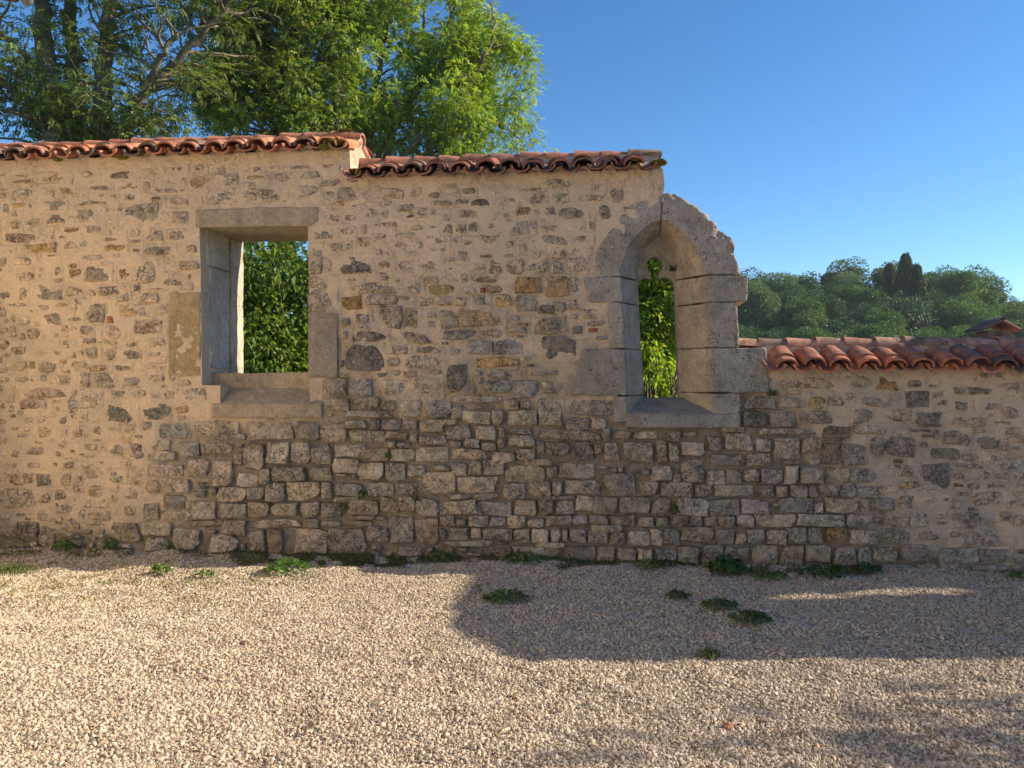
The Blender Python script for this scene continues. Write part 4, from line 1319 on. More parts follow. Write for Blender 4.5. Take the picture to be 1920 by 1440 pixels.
# sunlit ash with fanning stems
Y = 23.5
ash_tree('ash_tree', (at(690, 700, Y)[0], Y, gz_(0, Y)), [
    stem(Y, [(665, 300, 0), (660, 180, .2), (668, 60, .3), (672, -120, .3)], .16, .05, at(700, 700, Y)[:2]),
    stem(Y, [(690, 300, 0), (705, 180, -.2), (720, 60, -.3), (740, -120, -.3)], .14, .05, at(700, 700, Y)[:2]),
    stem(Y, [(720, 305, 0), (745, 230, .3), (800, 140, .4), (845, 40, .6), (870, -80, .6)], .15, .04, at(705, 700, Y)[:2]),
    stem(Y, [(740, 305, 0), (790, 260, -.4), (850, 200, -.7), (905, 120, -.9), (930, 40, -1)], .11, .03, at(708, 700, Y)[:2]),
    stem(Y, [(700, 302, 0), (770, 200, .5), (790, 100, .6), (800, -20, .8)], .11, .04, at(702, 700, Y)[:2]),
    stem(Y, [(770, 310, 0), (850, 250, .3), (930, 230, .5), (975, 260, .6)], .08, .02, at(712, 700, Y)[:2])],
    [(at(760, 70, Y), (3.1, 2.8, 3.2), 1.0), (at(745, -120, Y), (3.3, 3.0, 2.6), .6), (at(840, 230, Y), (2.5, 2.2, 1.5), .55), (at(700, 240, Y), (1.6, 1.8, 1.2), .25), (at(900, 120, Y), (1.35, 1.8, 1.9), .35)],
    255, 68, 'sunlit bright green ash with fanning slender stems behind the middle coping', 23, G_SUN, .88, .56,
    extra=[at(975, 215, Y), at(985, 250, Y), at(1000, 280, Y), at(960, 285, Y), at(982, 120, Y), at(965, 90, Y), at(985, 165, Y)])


ash_tree('shade_ash', (8.7, 3.1, 0), [([np.array([8.7, 3.1, -.05]), np.array([8.75, 3.12, 1.6]), np.array([8.7, 3.1, 3.4])], .06, .015),  # out of view, added to dapple the near right gravel with shade
    ([np.array([8.7, 3.1, 1.2]), np.array([9.0, 3.2, 2.3]), np.array([9.5, 3.25, 3.3])], .035, .01)],
    [((8.75, 3.05, 2.9), (1.9, .5, .8), 1.0)], 30, 12, 'unseen slim ash added at the right of the yard to dapple the gravel', 25, (0.17, 0.25, 0.06), .9, .34)


def bush(name, base_, rad, n_leaf, label, seed, col, lf=0.085, lumps=46):
    g = np.random.default_rng(seed)
    root = empty(name, base_); tag(root, label, 'bush')
    B = np.array(base_)
    u = g.normal(0, 1, (lumps, 3)); u /= np.linalg.norm(u, axis=1)[:, None]
    
    hz_ = g.uniform(.06, .93, lumps)
    u[:, 2] = 0
    cen = u * (g.random((lumps, 1)) ** .4) * np.array([rad[0], rad[1], 1]) * (0.86 * np.sqrt(np.clip(1.05 - (hz_[:, None] - .35) ** 2 * 1.6, .1, 1)))
    cen[:, 2] = hz_ * rad[2]
    lr = g.uniform(.22, .42, lumps) * min(rad[0], 1.2)
    paths = []
    for c in cen:
        p0 = np.array([g.normal(0, .12), g.normal(0, .12), 0.0])
        p = wander(p0, c, 8, .08, g, .1)
        paths.append((p, np.linspace(.016, .004, 8)))
    tv, tf = tube_np(paths, 6)
    link('stems', mesh_np('stems', tv, tf, True), root, M_TWIG)
    idx = g.integers(0, lumps, n_leaf)
    off = g.normal(0, 1, (n_leaf, 3)); off /= np.linalg.norm(off, axis=1)[:, None]
    pos = cen[idx] + off * (g.random((n_leaf, 1)) ** .33) * lr[idx][:, None]
    pos[:, 2] = np.maximum(pos[:, 2], .03)
    dirs = off + g.normal(0, .5, (n_leaf, 3)) + np.array([0, 0, -.7])
    cols = leaf_cols(n_leaf, g, col, .2, .2) * (0.8 + .4 * g.random(lumps)[idx][:, None])
    v, f, cc = scatter(broad_template(lf, lf * .72), pos, dirs, g.uniform(.4, 1.0, n_leaf) + .7 * g.random(n_leaf) ** 3, g, cols)
    link('foliage', mesh_np('foliage', v, f, False, cc), root, M_BUSH)
    return root


p = at(505, 700, 10.4); bush('leafy_bush', (p[0], p[1], gz_(0, 9)), (1.6, 1.1, 3.5), 36000, 'dense dark green bush filling the view through the square window', 31, (0.135, 0.215, 0.042), .085, 95)
p = at(1232, 700, 9.9); bush('leafy_bush', (p[0], p[1], gz_(0, 9)), (0.80, .9, 3.5), 27000, 'bright yellow green bush filling the view through the pointed window', 32, (0.27, 0.39, 0.06), .082, 70)
p = at(430, 700, 15.5); bush('leafy_bush', (p[0], p[1], gz_(0, 15)), (2.6, 1.4, 5.2), 22000, 'shaded olive green shrub standing beyond the dense bush of the square window', 33, (0.10, 0.15, 0.035), .12, 80)

# ------------------------------------------------------------------ wood on the far hillside
def wood_proto(kind, seed):
    g = np.random.default_rng(seed)
    if kind == 'conifer':
        H = 15.0
        n = 7000
        t = g.random(n) ** .8
        tier = .4 * np.round(t * 14) / 14 + .6 * t + g.normal(0, .012, n)
        rr = ((1 - np.clip(tier, 0, 1)) ** 1.0) * 3.3 + .04
        an = g.random(n) * 6.283
        rad = rr * g.random(n) ** .5
        pos = np.stack([np.cos(an) * rad, np.sin(an) * rad, 1.5 + tier * (H - 1.5) - rad * .25], -1)
        dirs = np.stack([np.cos(an), np.sin(an), np.full(n, -.45)], -1) + g.normal(0, .2, (n, 3))
        cols = leaf_cols(n, g, (0.055, 0.095, 0.045), .2, 0)
        v, f, cc = scatter(np.array([(0, 0, 0), (.30, -.09, .02), (.6, 0, -.04), (.30, .09, .02)]), pos, dirs, g.uniform(.6, 1.2, n), g, cols)
        tr = [(np.array([[0, 0, -1], [0, 0, 5], [0, 0, H - .5]]), np.array([.22, .16, .03]))]
    else:
        H = 10.5
        lumps = {0: 40, 1: 32, 2: 46, 3: 38, 4: 28}[kind]
        u = g.normal(0, 1, (lumps, 3)); u /= np.linalg.norm(u, axis=1)[:, None]
        cen = np.array([0, 0, 6.4]) + u * (g.random((lumps, 1)) ** .3) * np.array({0: (3.0, 3.0, 3.0), 1: (2.3, 2.4, 3.5), 2: (3.6, 3.3, 2.6), 3: (2.6, 2.8, 3.3), 4: (2.0, 2.0, 3.6)}[kind])
        lr = g.uniform(.6, 1.45, lumps)
        n = 24000
        idx = g.integers(0, lumps, n)
        off = g.normal(0, 1, (n, 3)); off /= np.linalg.norm(off, axis=1)[:, None]
        pos = cen[idx] + off * (g.random((n, 1)) ** .28) * lr[idx][:, None] * np.array([1, 1, .85])
        dirs = off + g.normal(0, .4, (n, 3)) + np.array([0, 0, -.3])
        cols = leaf_cols(n, g, {0: (0.070, 0.155, 0.055), 1: (0.105, 0.18, 0.065), 2: (0.045, 0.105, 0.05), 3: (0.085, 0.175, 0.05), 4: (0.115, 0.19, 0.095)}[kind], .16, .05) * (0.85 + .3 * g.random(lumps)[idx][:, None])
        v, f, cc = scatter(np.array([(0, 0, 0), (.09, -.075, .02), (.19, 0, -.02), (.09, .075, .02)]), pos, dirs, g.uniform(.6, 1.25, n), g, cols)
        tr = [(np.array([[0, 0, -1], [.1, 0, 3], [.1, .1, 7.5]]), np.array([.28, .2, .05]))]
        for c in cen[:14]:
            tr.append((wander(np.array([.1, 0, 3.0 + g.random() * 1.5]), c, 6, .2, g), np.linspace(.10, .03, 6)))
    tv, tf = tube_np(tr, 6)
    a = mesh_np('trunk', tv, tf, True); a.materials.append(M_TWIG)
    b = mesh_np('crown', v, f, False, cc); b.materials.append(M_WOOD)
    return a, b


protos = {0: wood_proto(0, 51), 1: wood_proto(1, 52), 2: wood_proto(2, 53), 3: wood_proto(3, 55), 4: wood_proto(4, 56), 'conifer': wood_proto('conifer', 54)}
WL = {0: 'green broadleaf tree in the wood on the far hillside', 1: 'pale olive broadleaf tree in the wood on the far hillside', 2: 'dark green broadleaf tree in the wood on the far hillside', 3: 'fresh green upright tree in the wood on the far hillside',
      4: 'narrow silvery green tree in the wood on the far hillside',
      'conifer': 'dark pointed conifer standing among the broadleaf trees on the far hillside'}


def wood_tree(kind, x, y, sc_, rz):
    a, b = protos[kind]
    r_ = empty('conifer_tree' if kind == 'conifer' else 'woodland_tree', (x, y, gz_(x, y)), rz)
    r_.scale = (sc_ * rng.uniform(.85, 1.15), sc_ * rng.uniform(.85, 1.15), sc_) if kind != 'conifer' else (sc_ * 1.15, sc_ * 1.15, sc_)
    tag(r_, WL[kind], 'tree', {0: 'green trees of the far wood', 1: 'olive trees of the far wood', 2: 'dark trees of the far wood', 3: 'fresh green trees of the far wood', 4: 'silvery trees of the far wood', 'conifer': 'conifers of the far wood'}[kind])
    for nm, me_ in (('trunk', a), ('crown', b)):
        o = bpy.data.objects.new(nm, me_); COL.objects.link(o); o.parent = r_


g = random.Random(77)
SKYD = -5
SKY = [(1300, 488), (1385, 490), (1450, 494), (1490, 498), (1520, 488), (1560, 494), (1600, 490), (1650, 488), (1690, 484), (1725, 497), (1780, 497), (1815, 494), (1850, 512), (1875, 526), (1920, 530), (2000, 540)]
def skyline(x): return np.interp(x, [p[0] for p in SKY], [p[1] for p in SKY]) + SKYD
# back row follows the skyline, then rows stepping down towards the wall
rows = [(134, 0, 62), (124, 16, 66), (114, 34, 70), (102, 58, 74), (90, 84, 78), (80, 102, 80)]
for Y, drop, step in rows:
    x = 1290 + g.uniform(0, 30)
    while x < 2120:
        top = skyline(x) + drop + g.uniform(-14, 22)
        if drop == 0: top = skyline(x) + g.uniform(-4, 12)
        yy = Y + g.uniform(-4, 4)
        X = (x - 960) / FPX * yy
        ht = EYE + (720 - top) / FPX * yy - gz_(X, yy)
        kd = g.choice([0, 1, 2, 3, 4, 2, 3])
        if ht > 3: wood_tree(kd, X, yy, ht / 10.3, g.uniform(0, 6.28))
        x += step * g.uniform(.85, 1.5)
for x, top, Y in ((1668, 496, 122), (1698, 478, 118), (1718, 498, 112)):
    X = (x - 960) / FPX * Y
    wood_tree('conifer', X, Y, (EYE + (720 - top) / FPX * Y - gz_(X, Y)) / 15.0, g.uniform(0, 6))
# a few seen between the trunks at the left and low beyond
for x, top, Y in ((40, 205, 70), (180, 215, 74), (330, 225, 72), (480, 220, 76), (-80, 200, 72), (620, 250, 78)):
    pass

# ------------------------------------------------------------------ outhouse whose chimney hood shows over the low wall
def box_part(name, parent, p0, p1, mat, col=None, **kw):
    x0, y0, z0 = p0; x1, y1, z1 = p1
    V = [(x0, y0, z0), (x1, y0, z0), (x1, y1, z0), (x0, y1, z0), (x0, y0, z1), (x1, y0, z1), (x1, y1, z1), (x0, y1, z1)]
    bm = bmesh.new()
    vs_ = [bm.verts.new(v) for v in V]
    for f in ((0, 3, 2, 1), (4, 5, 6, 7), (0, 1, 5, 4), (1, 2, 6, 5), (2, 3, 7, 6), (3, 0, 4, 7)): bm.faces.new([vs_[i] for i in f])
    bmesh.ops.bevel(bm, geom=bm.edges[:], offset=min(.012, .2 * min(abs(x1 - x0), abs(y1 - y0), abs(z1 - z0))), segments=2, affect='EDGES')
    me = bpy.data.meshes.new(name); bm.to_mesh(me); bm.free()
    if col is not None:
        set_col(me, np.tile(np.array(col), (len(me.vertices), 1)))
    return link(name, me, parent, mat)


def gable(name, parent, hw, y0, y1, z_e, z_r, th, mat, over=0.0):
    V, Fc = [], []
    for y_ in (y0, y1):
        V += [(-hw, y_, z_e), (0, y_, z_r), (hw, y_, z_e), (hw, y_, z_e - th), (0, y_, z_r - th), (-hw, y_, z_e - th)]
    Fc += [(0, 1, 7, 6), (1, 2, 8, 7), (2, 3, 9, 8), (3, 4, 10, 9), (4, 5, 11, 10), (5, 0, 6, 11), (0, 5, 4, 1), (1, 4, 3, 2), (6, 7, 10, 11), (7, 8, 9, 10)]
    return link(name, mesh_py(name, V, Fc), parent, mat)


def roof_rows(parent, hw, y0, y1, z_e, z_r, pitch, seed, pal, me_c=T_COVER):
    """barrel tiles laid up both slopes of a gable"""
    r = random.Random(seed)
    sl = math.atan2(z_r - z_e, hw); ln = math.hypot(hw, z_r - z_e)
    nrow = max(1, int(math.ceil(ln / .28)))
    for side in (-1, 1):
        k = y0 + pitch / 2
        while k < y1:
            for q in range(nrow):
                o = bpy.data.objects.new('roof_tile', me_c); COL.objects.link(o); o.parent = parent
                t = q * .28
                o.location = (side * (hw - t * math.cos(sl)), k + r.gauss(0, .006), z_e + t * math.sin(sl) + .004 + .012 * (q % 2))
                o.rotation_euler = (sl, 0, math.pi / 2 * side)
                o.scale = (pitch / .172, min(1.1, (ln - t + .04) / .29), .8)
                c = pal[r.randrange(len(pal))]; o.color = (*c, 1)
            k += pitch
    return


Y = 25.0
ph = at(1862, 640, Y)
oh = empty('outhouse', (ph[0], Y, gz_(0, Y)), R(-4))
M_DULL = mat_simple('dull_brick', (0.17, 0.085, 0.07), (0.26, 0.13, 0.10), 12)
tag(oh, 'low stone outhouse with a small tiled chimney hood peeping over the low wall', 'outhouse')
zg = -gz_(0, Y)
box_part('wall', oh, (-1.9, -1.4, -.1), (1.9, 1.6, 1.75 + zg), M_MORTAR, (.1, .1, .1))
rf = gable('roof', oh, 2.2, -1.6, 1.8, 1.75 + zg, 2.62 + zg, .08, M_BRICKRED)
ch = box_part('chimney', oh, (-.36, -.36, 2.2 + zg), (.36, .36, 3.17 + zg), M_DULL)
box_part('dark_flue_block', ch, (-.13, -.372, 2.95 + zg), (.13, -.25, 3.15 + zg), M_TIMBER)  # solid dark block in place of the shaded flue hollow
hood = gable('chimney_hood', oh, .58, -.52, .62, 3.18 + zg, 3.50 + zg, .05, M_DULL)
roof_rows(hood, .58, -.52, .62, 3.18 + zg, 3.50 + zg, .19, 5, [(0.26, 0.10, 0.075), (0.20, 0.085, 0.07), (0.32, 0.13, 0.09)])
for k in range(4):
    o = bpy.data.objects.new('ridge_tile', T_RIDGE); COL.objects.link(o); o.parent = hood
    o.location = (0, -.58 + k * .29, 3.50 + zg); o.rotation_euler = (R(3), 0, 0); o.scale = (1.15, 1, 1.15); o.color = (0.40, 0.24, 0.18, 1)

# ------------------------------------------------------------------ added out of view at right: a porch shaped to shade the gravel
pz = 2.72
gp = empty('shade_porch', (7.9, 5.02, 0))
tag(gp, 'unseen timber porch added at the right of the yard to shade the gravel', 'porch')
for x_, y_ in ((-1.7, -.38), (2.3, -.38), (2.3, 1.3)):
    box_part('post', gp, (x_ - .08, y_ - .08, -.05), (x_ + .08, y_ + .08, pz), M_TIMBER)
box_part('beam', gp, (-2.1, -.46, pz - .02), (2.6, -.30, pz + .157), M_TIMBER)
box_part('beam', gp, (-2.1, 1.22, pz - .02), (2.6, 1.38, pz + .157), M_TIMBER)
box_part('post', gp, (-1.7 - .08, 1.22, -.05), (-1.7 + .08, 1.38, pz), M_TIMBER)
def shade_panel(pts, name='shade_panel', th=.09):
    n = len(pts)
    V = [(x_ - 7.9, y_ - 5.02, pz + .16) for x_, y_ in pts] + [(x_ - 7.9, y_ - 5.02, pz + .16 + th) for x_, y_ in pts]
    Fc = [tuple(reversed(range(n))), tuple(range(n, 2 * n))] + [(k, (k + 1) % n, n + (k + 1) % n, n + k) for k in range(n)]
    return link(name, mesh_py(name, V, Fc), gp, M_BRICKRED)


# panels outlined back from the wanted shadow; the slot lets through the sunlit streak
HX, HY = math.cos(SUN_AZ) / math.tan(SUN_EL) * (pz + .2), math.sin(SUN_AZ) / math.tan(SUN_EL) * (pz + .2)
def up(x, y): q = ground_at(x, y); return (q.x + HX, q.y + HY)
q0 = up(1440, 1121)
shade_panel([up(1000, 1239), up(2060, 1236), up(2060, 1116), up(1840, 1116.5), up(1440, 1125), up(872, 1139), up(870, 1160), up(884, 1192)])
shade_panel([up(871, 1142), up(1440, 1128), (q0[0], 6.5), (up(900, 1100)[0], 6.5), up(903, 1096)])
shade_panel([up(1438, 1117), up(1840, 1106), (up(1840, 1107)[0], 6.5), (q0[0] - .01, 6.5)])
shade_panel([up(1838, 1119), up(2060, 1119), (up(2060, 1112)[0], 6.5), (up(1838, 1112)[0], 6.5)])
# ------------------------------------------------------------------ house on the left; only the corner of its eave enters the picture
hs = empty('rendered_house', (-4.26, 5.13, 0), R(25))
tag(hs, 'cream rendered house with dark timber eaves, only its eave corner showing at the top left', 'house')
M_RENDER = mat_simple('cream_render', (0.72, 0.63, 0.50), (0.80, 0.71, 0.58), 3, .95, .3, .01, .1)
M_GLASS = mat_simple('dark_panes', (0.03, 0.035, 0.04), (0.05, 0.055, 0.06), 3, .15, .0, .01, .5)
M_SHUT = mat_simple('grey_shutters', (0.20, 0.22, 0.22), (0.27, 0.29, 0.29), 9)
EZ = EYE + 0.494 * 5.68
box_part('wall', hs, (-5.0, -13.0, -.05), (0, 0, EZ + .12), M_RENDER)
box_part('bounce_wing', hs, (-3.2, .004, -.05), (-.004, 2.3, 3.25), M_RENDER)  # unseen wing added so its sunlit front bounces light onto the wall
for y_ in (-2.2, -5.0, -7.8, -10.6):
    wn_ = box_part('window', hs, (-.03, y_ - .45, 1.0), (.03, y_ + .45, 2.4), M_GLASS)
    box_part('sill', wn_, (-.02, y_ - .55, .93), (.10, y_ + .55, 1.0), M_TIMBER)
    for sd in (-1, 1):
        box_part('shutter', wn_, (.035, y_ + sd * .68 - .22, .98), (.075, y_ + sd * .68 + .22, 2.42), M_SHUT)
V = [(.74, .16, EZ + .05), (.74, -13.2, EZ + .05), (-2.5, -13.2, EZ + 1.6), (-2.5, .16, EZ + 1.6), (-5.6, -13.2, EZ + .05), (-5.6, .16, EZ + .05)]
V += [(a_, b_, c_ + .10) for a_, b_, c_ in V]
link('roof', mesh_py('roof', V, [(0, 1, 2, 3), (3, 2, 4, 5), (7, 6, 9, 8), (8, 9, 11, 10), (0, 6, 7, 1), (0, 3, 9, 6), (3, 5, 11, 9), (1, 7, 8, 2), (2, 8, 10, 4), (5, 4, 10, 11)]), hs, M_BRICKRED)
box_part('eave_beam', hs, (.10, .02, EZ - .02), (.80, .18, EZ + .045), M_TIMBER)
box_part('eave_beam', hs, (.66, -13.1, EZ - .02), (.80, .018, EZ + .045), M_TIMBER)
V, Fc = [], []
for yy_ in (-13.1, .22):
    for k in range(12):
        a = 2 * math.pi * k / 12
        V.append((.84 + .042 * math.cos(a), yy_, EZ + .035 + .042 * math.sin(a)))
Fc = [(k, (k + 1) % 12, 12 + (k + 1) % 12, 12 + k) for k in range(12)] + [tuple(range(12)), tuple(reversed(range(12, 24)))]
link('gutter', mesh_py('gutter', V, Fc, False), hs, M_ZINC)

# ------------------------------------------------------------------ gravel (real pebbles)
pc = bpy.data.collections.new('pebble_shapes')
for k in range(7):
    bm = bmesh.new()
    bmesh.ops.create_icosphere(bm, subdivisions=2, radius=1.0)
    r = random.Random(k)
    sx, sy, sz_ = r.uniform(.95, 1.45), r.uniform(.6, .95), r.uniform(.42, .72)
    for v in bm.verts:
        n_ = v.co.normalized()
        kk = 1 + .30 * noise.noise(n_ * 1.3 + Vector((k * 3.1, 0, 0))) + .14 * noise.noise(n_ * 3 + Vector((k, 4, 0)))
        v.co = Vector((n_.x * sx, n_.y * sy, n_.z * sz_)) * kk
    me = bpy.data.meshes.new('pebble'); bm.to_mesh(me); bm.free()
    me.materials.append(M_PEBBLE)
    pc.objects.link(bpy.data.objects.new('pebble', me))
# the area that shows, a little beyond the picture on each side
xs = np.linspace(-1, 1, 230); ys = np.linspace(2.0, 6.75, 150)
tx_, gy = np.meshgrid(xs, ys)
gx = tx_ * (0.72 * gy + 0.75)
gyy = np.minimum(gy, 6.30 - np.tan(YAW) * gx + 0.06)
gv = np.stack([gx, gyy, yard_z(gx, gyy) + .001], -1).reshape(-1, 3)
nx_ = len(xs)
ii, jj = np.meshgrid(np.arange(len(ys) - 1), np.arange(nx_ - 1), indexing='ij')
a0 = (ii * nx_ + jj).ravel()
gravel = link('gravel', mesh_np('gravel', gv, np.stack([a0, a0 + 1, a0 + nx_ + 1, a0 + nx_], -1), True), None, M_GRAVELBED)
tag(gravel, 'pale rounded gravel pebbles covering the yard', 'gravel', kind='stuff')
ng = bpy.data.node_groups.new('strew_pebbles', 'GeometryNodeTree')
ng.interface.new_socket('Geometry', in_out='INPUT', socket_type='NodeSocketGeometry')
ng.interface.new_socket('Geometry', in_out='OUTPUT', socket_type='NodeSocketGeometry')
N_ = ng.nodes; K_ = ng.links
gi = N_.new('NodeGroupInput'); go = N_.new('NodeGroupOutput')
dp = N_.new('GeometryNodeDistributePointsOnFaces')
dp.inputs['Density'].default_value = 15000
ci = N_.new('GeometryNodeCollectionInfo')
ci.inputs['Collection'].default_value = pc
ci.inputs['Separate Children'].default_value = True
ci.inputs['Reset Children'].default_value = True
ip = N_.new('GeometryNodeInstanceOnPoints')
ip.inputs['Pick Instance'].default_value = True
rr_ = N_.new('FunctionNodeRandomValue'); rr_.data_type = 'FLOAT_VECTOR'
rr_.inputs[0].default_value = (-1.3, -1.3, 0); rr_.inputs[1].default_value = (1.3, 1.3, 6.283)
rs_ = N_.new('FunctionNodeRandomValue'); rs_.data_type = 'FLOAT'
rs_.inputs[2].default_value = 0.0; rs_.inputs[3].default_value = 1.0
pw = N_.new('ShaderNodeMath'); pw.operation = 'POWER'; pw.inputs[1].default_value = 4.0
ma = N_.new('ShaderNodeMath'); ma.operation = 'MULTIPLY_ADD'; ma.inputs[1].default_value = .0088; ma.inputs[2].default_value = .0028
K_.new(gi.outputs[0], dp.inputs['Mesh'])
K_.new(dp.outputs['Points'], ip.inputs['Points'])
K_.new(ci.outputs[0], ip.inputs['Instance'])
K_.new(rr_.outputs[0], ip.inputs['Rotation'])
K_.new(rs_.outputs[1], pw.inputs[0]); K_.new(pw.outputs[0], ma.inputs[0]); K_.new(ma.outputs[0], ip.inputs['Scale'])
jn = N_.new('GeometryNodeJoinGeometry')
K_.new(gi.outputs[0], jn.inputs[0]); K_.new(ip.outputs[0], jn.inputs[0]); K_.new(jn.outputs[0], go.inputs[0])
gravel.modifiers.new('strew', 'NODES').node_group = ng


def lone_stone(px, py, size, mat, label, cat, seed, name, flat=.6):
    bm = bmesh.new(); bmesh.ops.create_icosphere(bm, subdivisions=3, radius=1.0)
    for v in bm.verts:
        n_ = v.co.normalized()
        kk = 1 + .34 * noise.noise(n_ * 1.4 + Vector((seed, 0, 0))) + .12 * noise.noise(n_ * 4 + Vector((seed, 4, 0)))
        v.co = Vector((n_.x * 1.1, n_.y * .85, n_.z * flat)) * kk * size
    me = bpy.data.meshes.new(name); bm.to_mesh(me); bm.free()
    set_col(me, np.tile(np.array((0.55, 0.43, 0.30)), (len(me.vertices), 1)))
    add_fac(me, 'Pit', [0.0] * len(me.vertices)); add_fac(me, 'Smear', [0.1] * len(me.vertices))
    p_ = ground_at(px, py)
    o = link(name, me, None, mat, (p_.x, p_.y, float(yard_z(p_.x, p_.y)) + size * flat * .55))
    o.rotation_euler = (0, 0, seed)
    return tag(o, label, cat)


lone_stone(1366, 1360, .024, M_BRICKRED, 'reddish brick fragment lying on the sunlit gravel', 'brick fragment', 1.3, 'brick_fragment')
lone_stone(970, 1306, .026, M_STONE, 'tan stone lying alone among the sunlit gravel, below the shadow tip', 'stone', 2.2, 'loose_stone')
lone_stone(460, 1206, .022, M_STONE, 'small ochre stone on the sunlit gravel below the square window', 'stone', 3.4, 'loose_stone')
lone_stone(95, 1057, .028, M_BRICKRED, 'dull red tile shard on shaded gravel near the foot of the tall wall', 'tile shard', 4.4, 'tile_shard', .35)
lone_stone(1256, 1146, .012, M_BRICKRED, 'tiny red shard on shaded gravel between the low weeds', 'tile shard', 5.4, 'tile_shard', .4)

# ------------------------------------------------------------------ weeds
GW = (0.045, 0.10, 0.022)


def leafy(n, rad, h, lf, g, col, flat=.5):
    an = g.random(n) * 6.283; rr = rad * g.random(n) ** .6
    pos = np.stack([np.cos(an) * rr, np.sin(an) * rr * .7, h * (1 - (rr / rad) ** 2 * .75) * g.uniform(.25, 1, n) + .006], -1)
    dirs = np.stack([np.cos(an), np.sin(an), flat * g.random(n)], -1) + g.normal(0, .3, (n, 3))
    v, f, c = scatter(broad_template(lf, lf * .6), pos, dirs, g.uniform(.6, 1.3, n), g, leaf_cols(n, g, col, .2, .1))
    return v, f, c


def round_leaves(n, rad, h, lf, g, col):
    """mallow: scalloped round leaves on stalks, as fans of quads"""
    V, Fc, Cc = [], [], []
    for k in range(n):
        a = g.random() * 6.283; r_ = rad * g.random() ** .6
        c = np.array([math.cos(a) * r_ * 1.2, math.sin(a) * r_ * .7, h * (1 - .6 * (r_ / rad) ** 2) * g.uniform(.5, 1) + .01])
        t = np.array([g.normal(0, .3), -.55 + g.normal(0, .25), 1.0]); t /= np.linalg.norm(t)
        u = np.cross(t, [0, 1, 0.2]); u /= np.linalg.norm(u); w_ = np.cross(t, u)
        s_ = lf * g.uniform(.6, 1.1) / 2
        b0 = len(V)
        ring_ = 12
        V.append(c - t * s_ * .25)
        for q in range(ring_):
            th = 2 * math.pi * q / ring_
            V.append(c + (u * math.cos(th) + w_ * math.sin(th)) * s_ * (1 + .06 * math.cos(6 * th)))
        for q in range(0, ring_, 2):
            Fc.append((b0, b0 + 1 + q, b0 + 1 + (q + 1) % ring_, b0 + 1 + (q + 2) % ring_))
        Cc += [leaf_cols(1, g, col, .15, 0)[0]] * (ring_ + 1)
    return np.array(V), np.array(Fc), np.array(Cc)


def blades(n, rad, h, wd, g, col, lean=.5):
    V, Fc, Cc = [], [], []
    for k in range(n):
        a = g.random() * 6.283
        b0 = np.array([g.normal(0, rad), g.normal(0, rad * .6), 0])
        d = np.array([math.cos(a), math.sin(a), 0]) * lean * g.uniform(.3, 1.2)
        hh = h * g.uniform(.5, 1.15); sd = np.array([-math.sin(a), math.cos(a), 0]) * wd
        m = 4; i0 = len(V)
        for q in range(m + 1):
            t = q / m
            c = b0 + d * hh * t * t * 1.2 + np.array([0, 0, hh * (t - .35 * lean * t * t)])
            V += [c - sd * (1 - t * .9), c + sd * (1 - t * .9)]
        for q in range(m): Fc.append((i0 + 2 * q, i0 + 2 * q + 1, i0 + 2 * q + 3, i0 + 2 * q + 2))
        Cc += [leaf_cols(1, g, col, .2, .2)[0]] * (2 * m + 2)
    return np.array(V), np.array(Fc), np.array(Cc)


def plant(name, px, py, parts, label, seed, cat='weed', on_wall=None):
    g = np.random.default_rng(seed)
    Vs, Fs, Cs, b0 = [], [], [], 0
    for fn, args in parts:
        v, f, c = fn(*args[:-1], g, args[-1]) if fn is not blades else fn(*args[:4], g, args[4], *(args[5:]))
        Vs.append(v); Fs.append(f + b0); Cs.append(c); b0 += len(v)
    if on_wall is None and name == 'weed_clump':
        v, f, c = blades(16, .05, .11, .0024, g, (0.11, 0.15, 0.045), .7)
        Vs.append(v); Fs.append(f + b0); Cs.append(c); b0 += len(v)
    me = mesh_np(name, np.concatenate(Vs), np.concatenate(Fs), False, np.concatenate(Cs))
    if on_wall is None:
        p_ = ground_at(px, py); z = float(yard_z(p_.x, p_.y)) + .012
        o = link(name, me, None, M_WEED, (p_.x, p_.y, z))
        o.scale = (.85, .85, .75)
    else:
        l_ = L(px, py, on_wall)
        w_ = WO + WU * l_[0] + WB * l_[1]
        o = link(name, me, None, M_WEED, (w_.x, w_.y, l_[2]))
    return tag(o, label, cat)


DG = (0.09, 0.16, 0.042)
plant('grass_clump', 28, 1070, [(blades, (90, .10, .16, .0035, (0.08, 0.13, 0.03), .6)), (leafy, (80, .16, .06, .03, DG))], 'grassy green clump at the shadow edge by the left end of the wall', 1)
plant('weed_clump', 120, 1035, [(leafy, (160, .10, .11, .035, DG))], 'rounded dark weed against the tall wall foot, left of the spindly one', 2)
plant('weed_clump', 205, 1034, [(leafy, (70, .09, .12, .03, DG)), (blades, (22, .05, .16, .003, (0.06, .11, .03), .6))], 'spindly dark weed leaning on the tall wall foot beside the rounded weed', 3)
plant('weed_clump', 302, 1080, [(leafy, (60, .075, .10, .055, (0.085, 0.16, 0.03)))], 'sunlit leafy weed standing at the edge of the wall shadow', 4)
plant('weed_clump', 387, 1084, [(leafy, (36, .06, .07, .04, (0.085, 0.16, 0.03)))], 'small sunlit weed between the leafy weed and the round-leaved one', 5)
plant('weed_clump', 318, 1032, [(leafy, (70, .10, .12, .035, DG))], 'thin weed growing up the wall foot under the square window', 6)
plant('mallow_plant', 540, 1078, [(round_leaves, (46, .17, .14, .065, (0.075, 0.15, 0.03))), (leafy, (90, .26, .05, .03, DG))], 'round-leaved green mallow at the shadow edge under the square window', 7)
plant('weed_clump', 455, 1030, [(leafy, (110, .09, .16, .04, DG))], 'dark weed tucked in a joint of the wall foot below the sloping sill', 8)
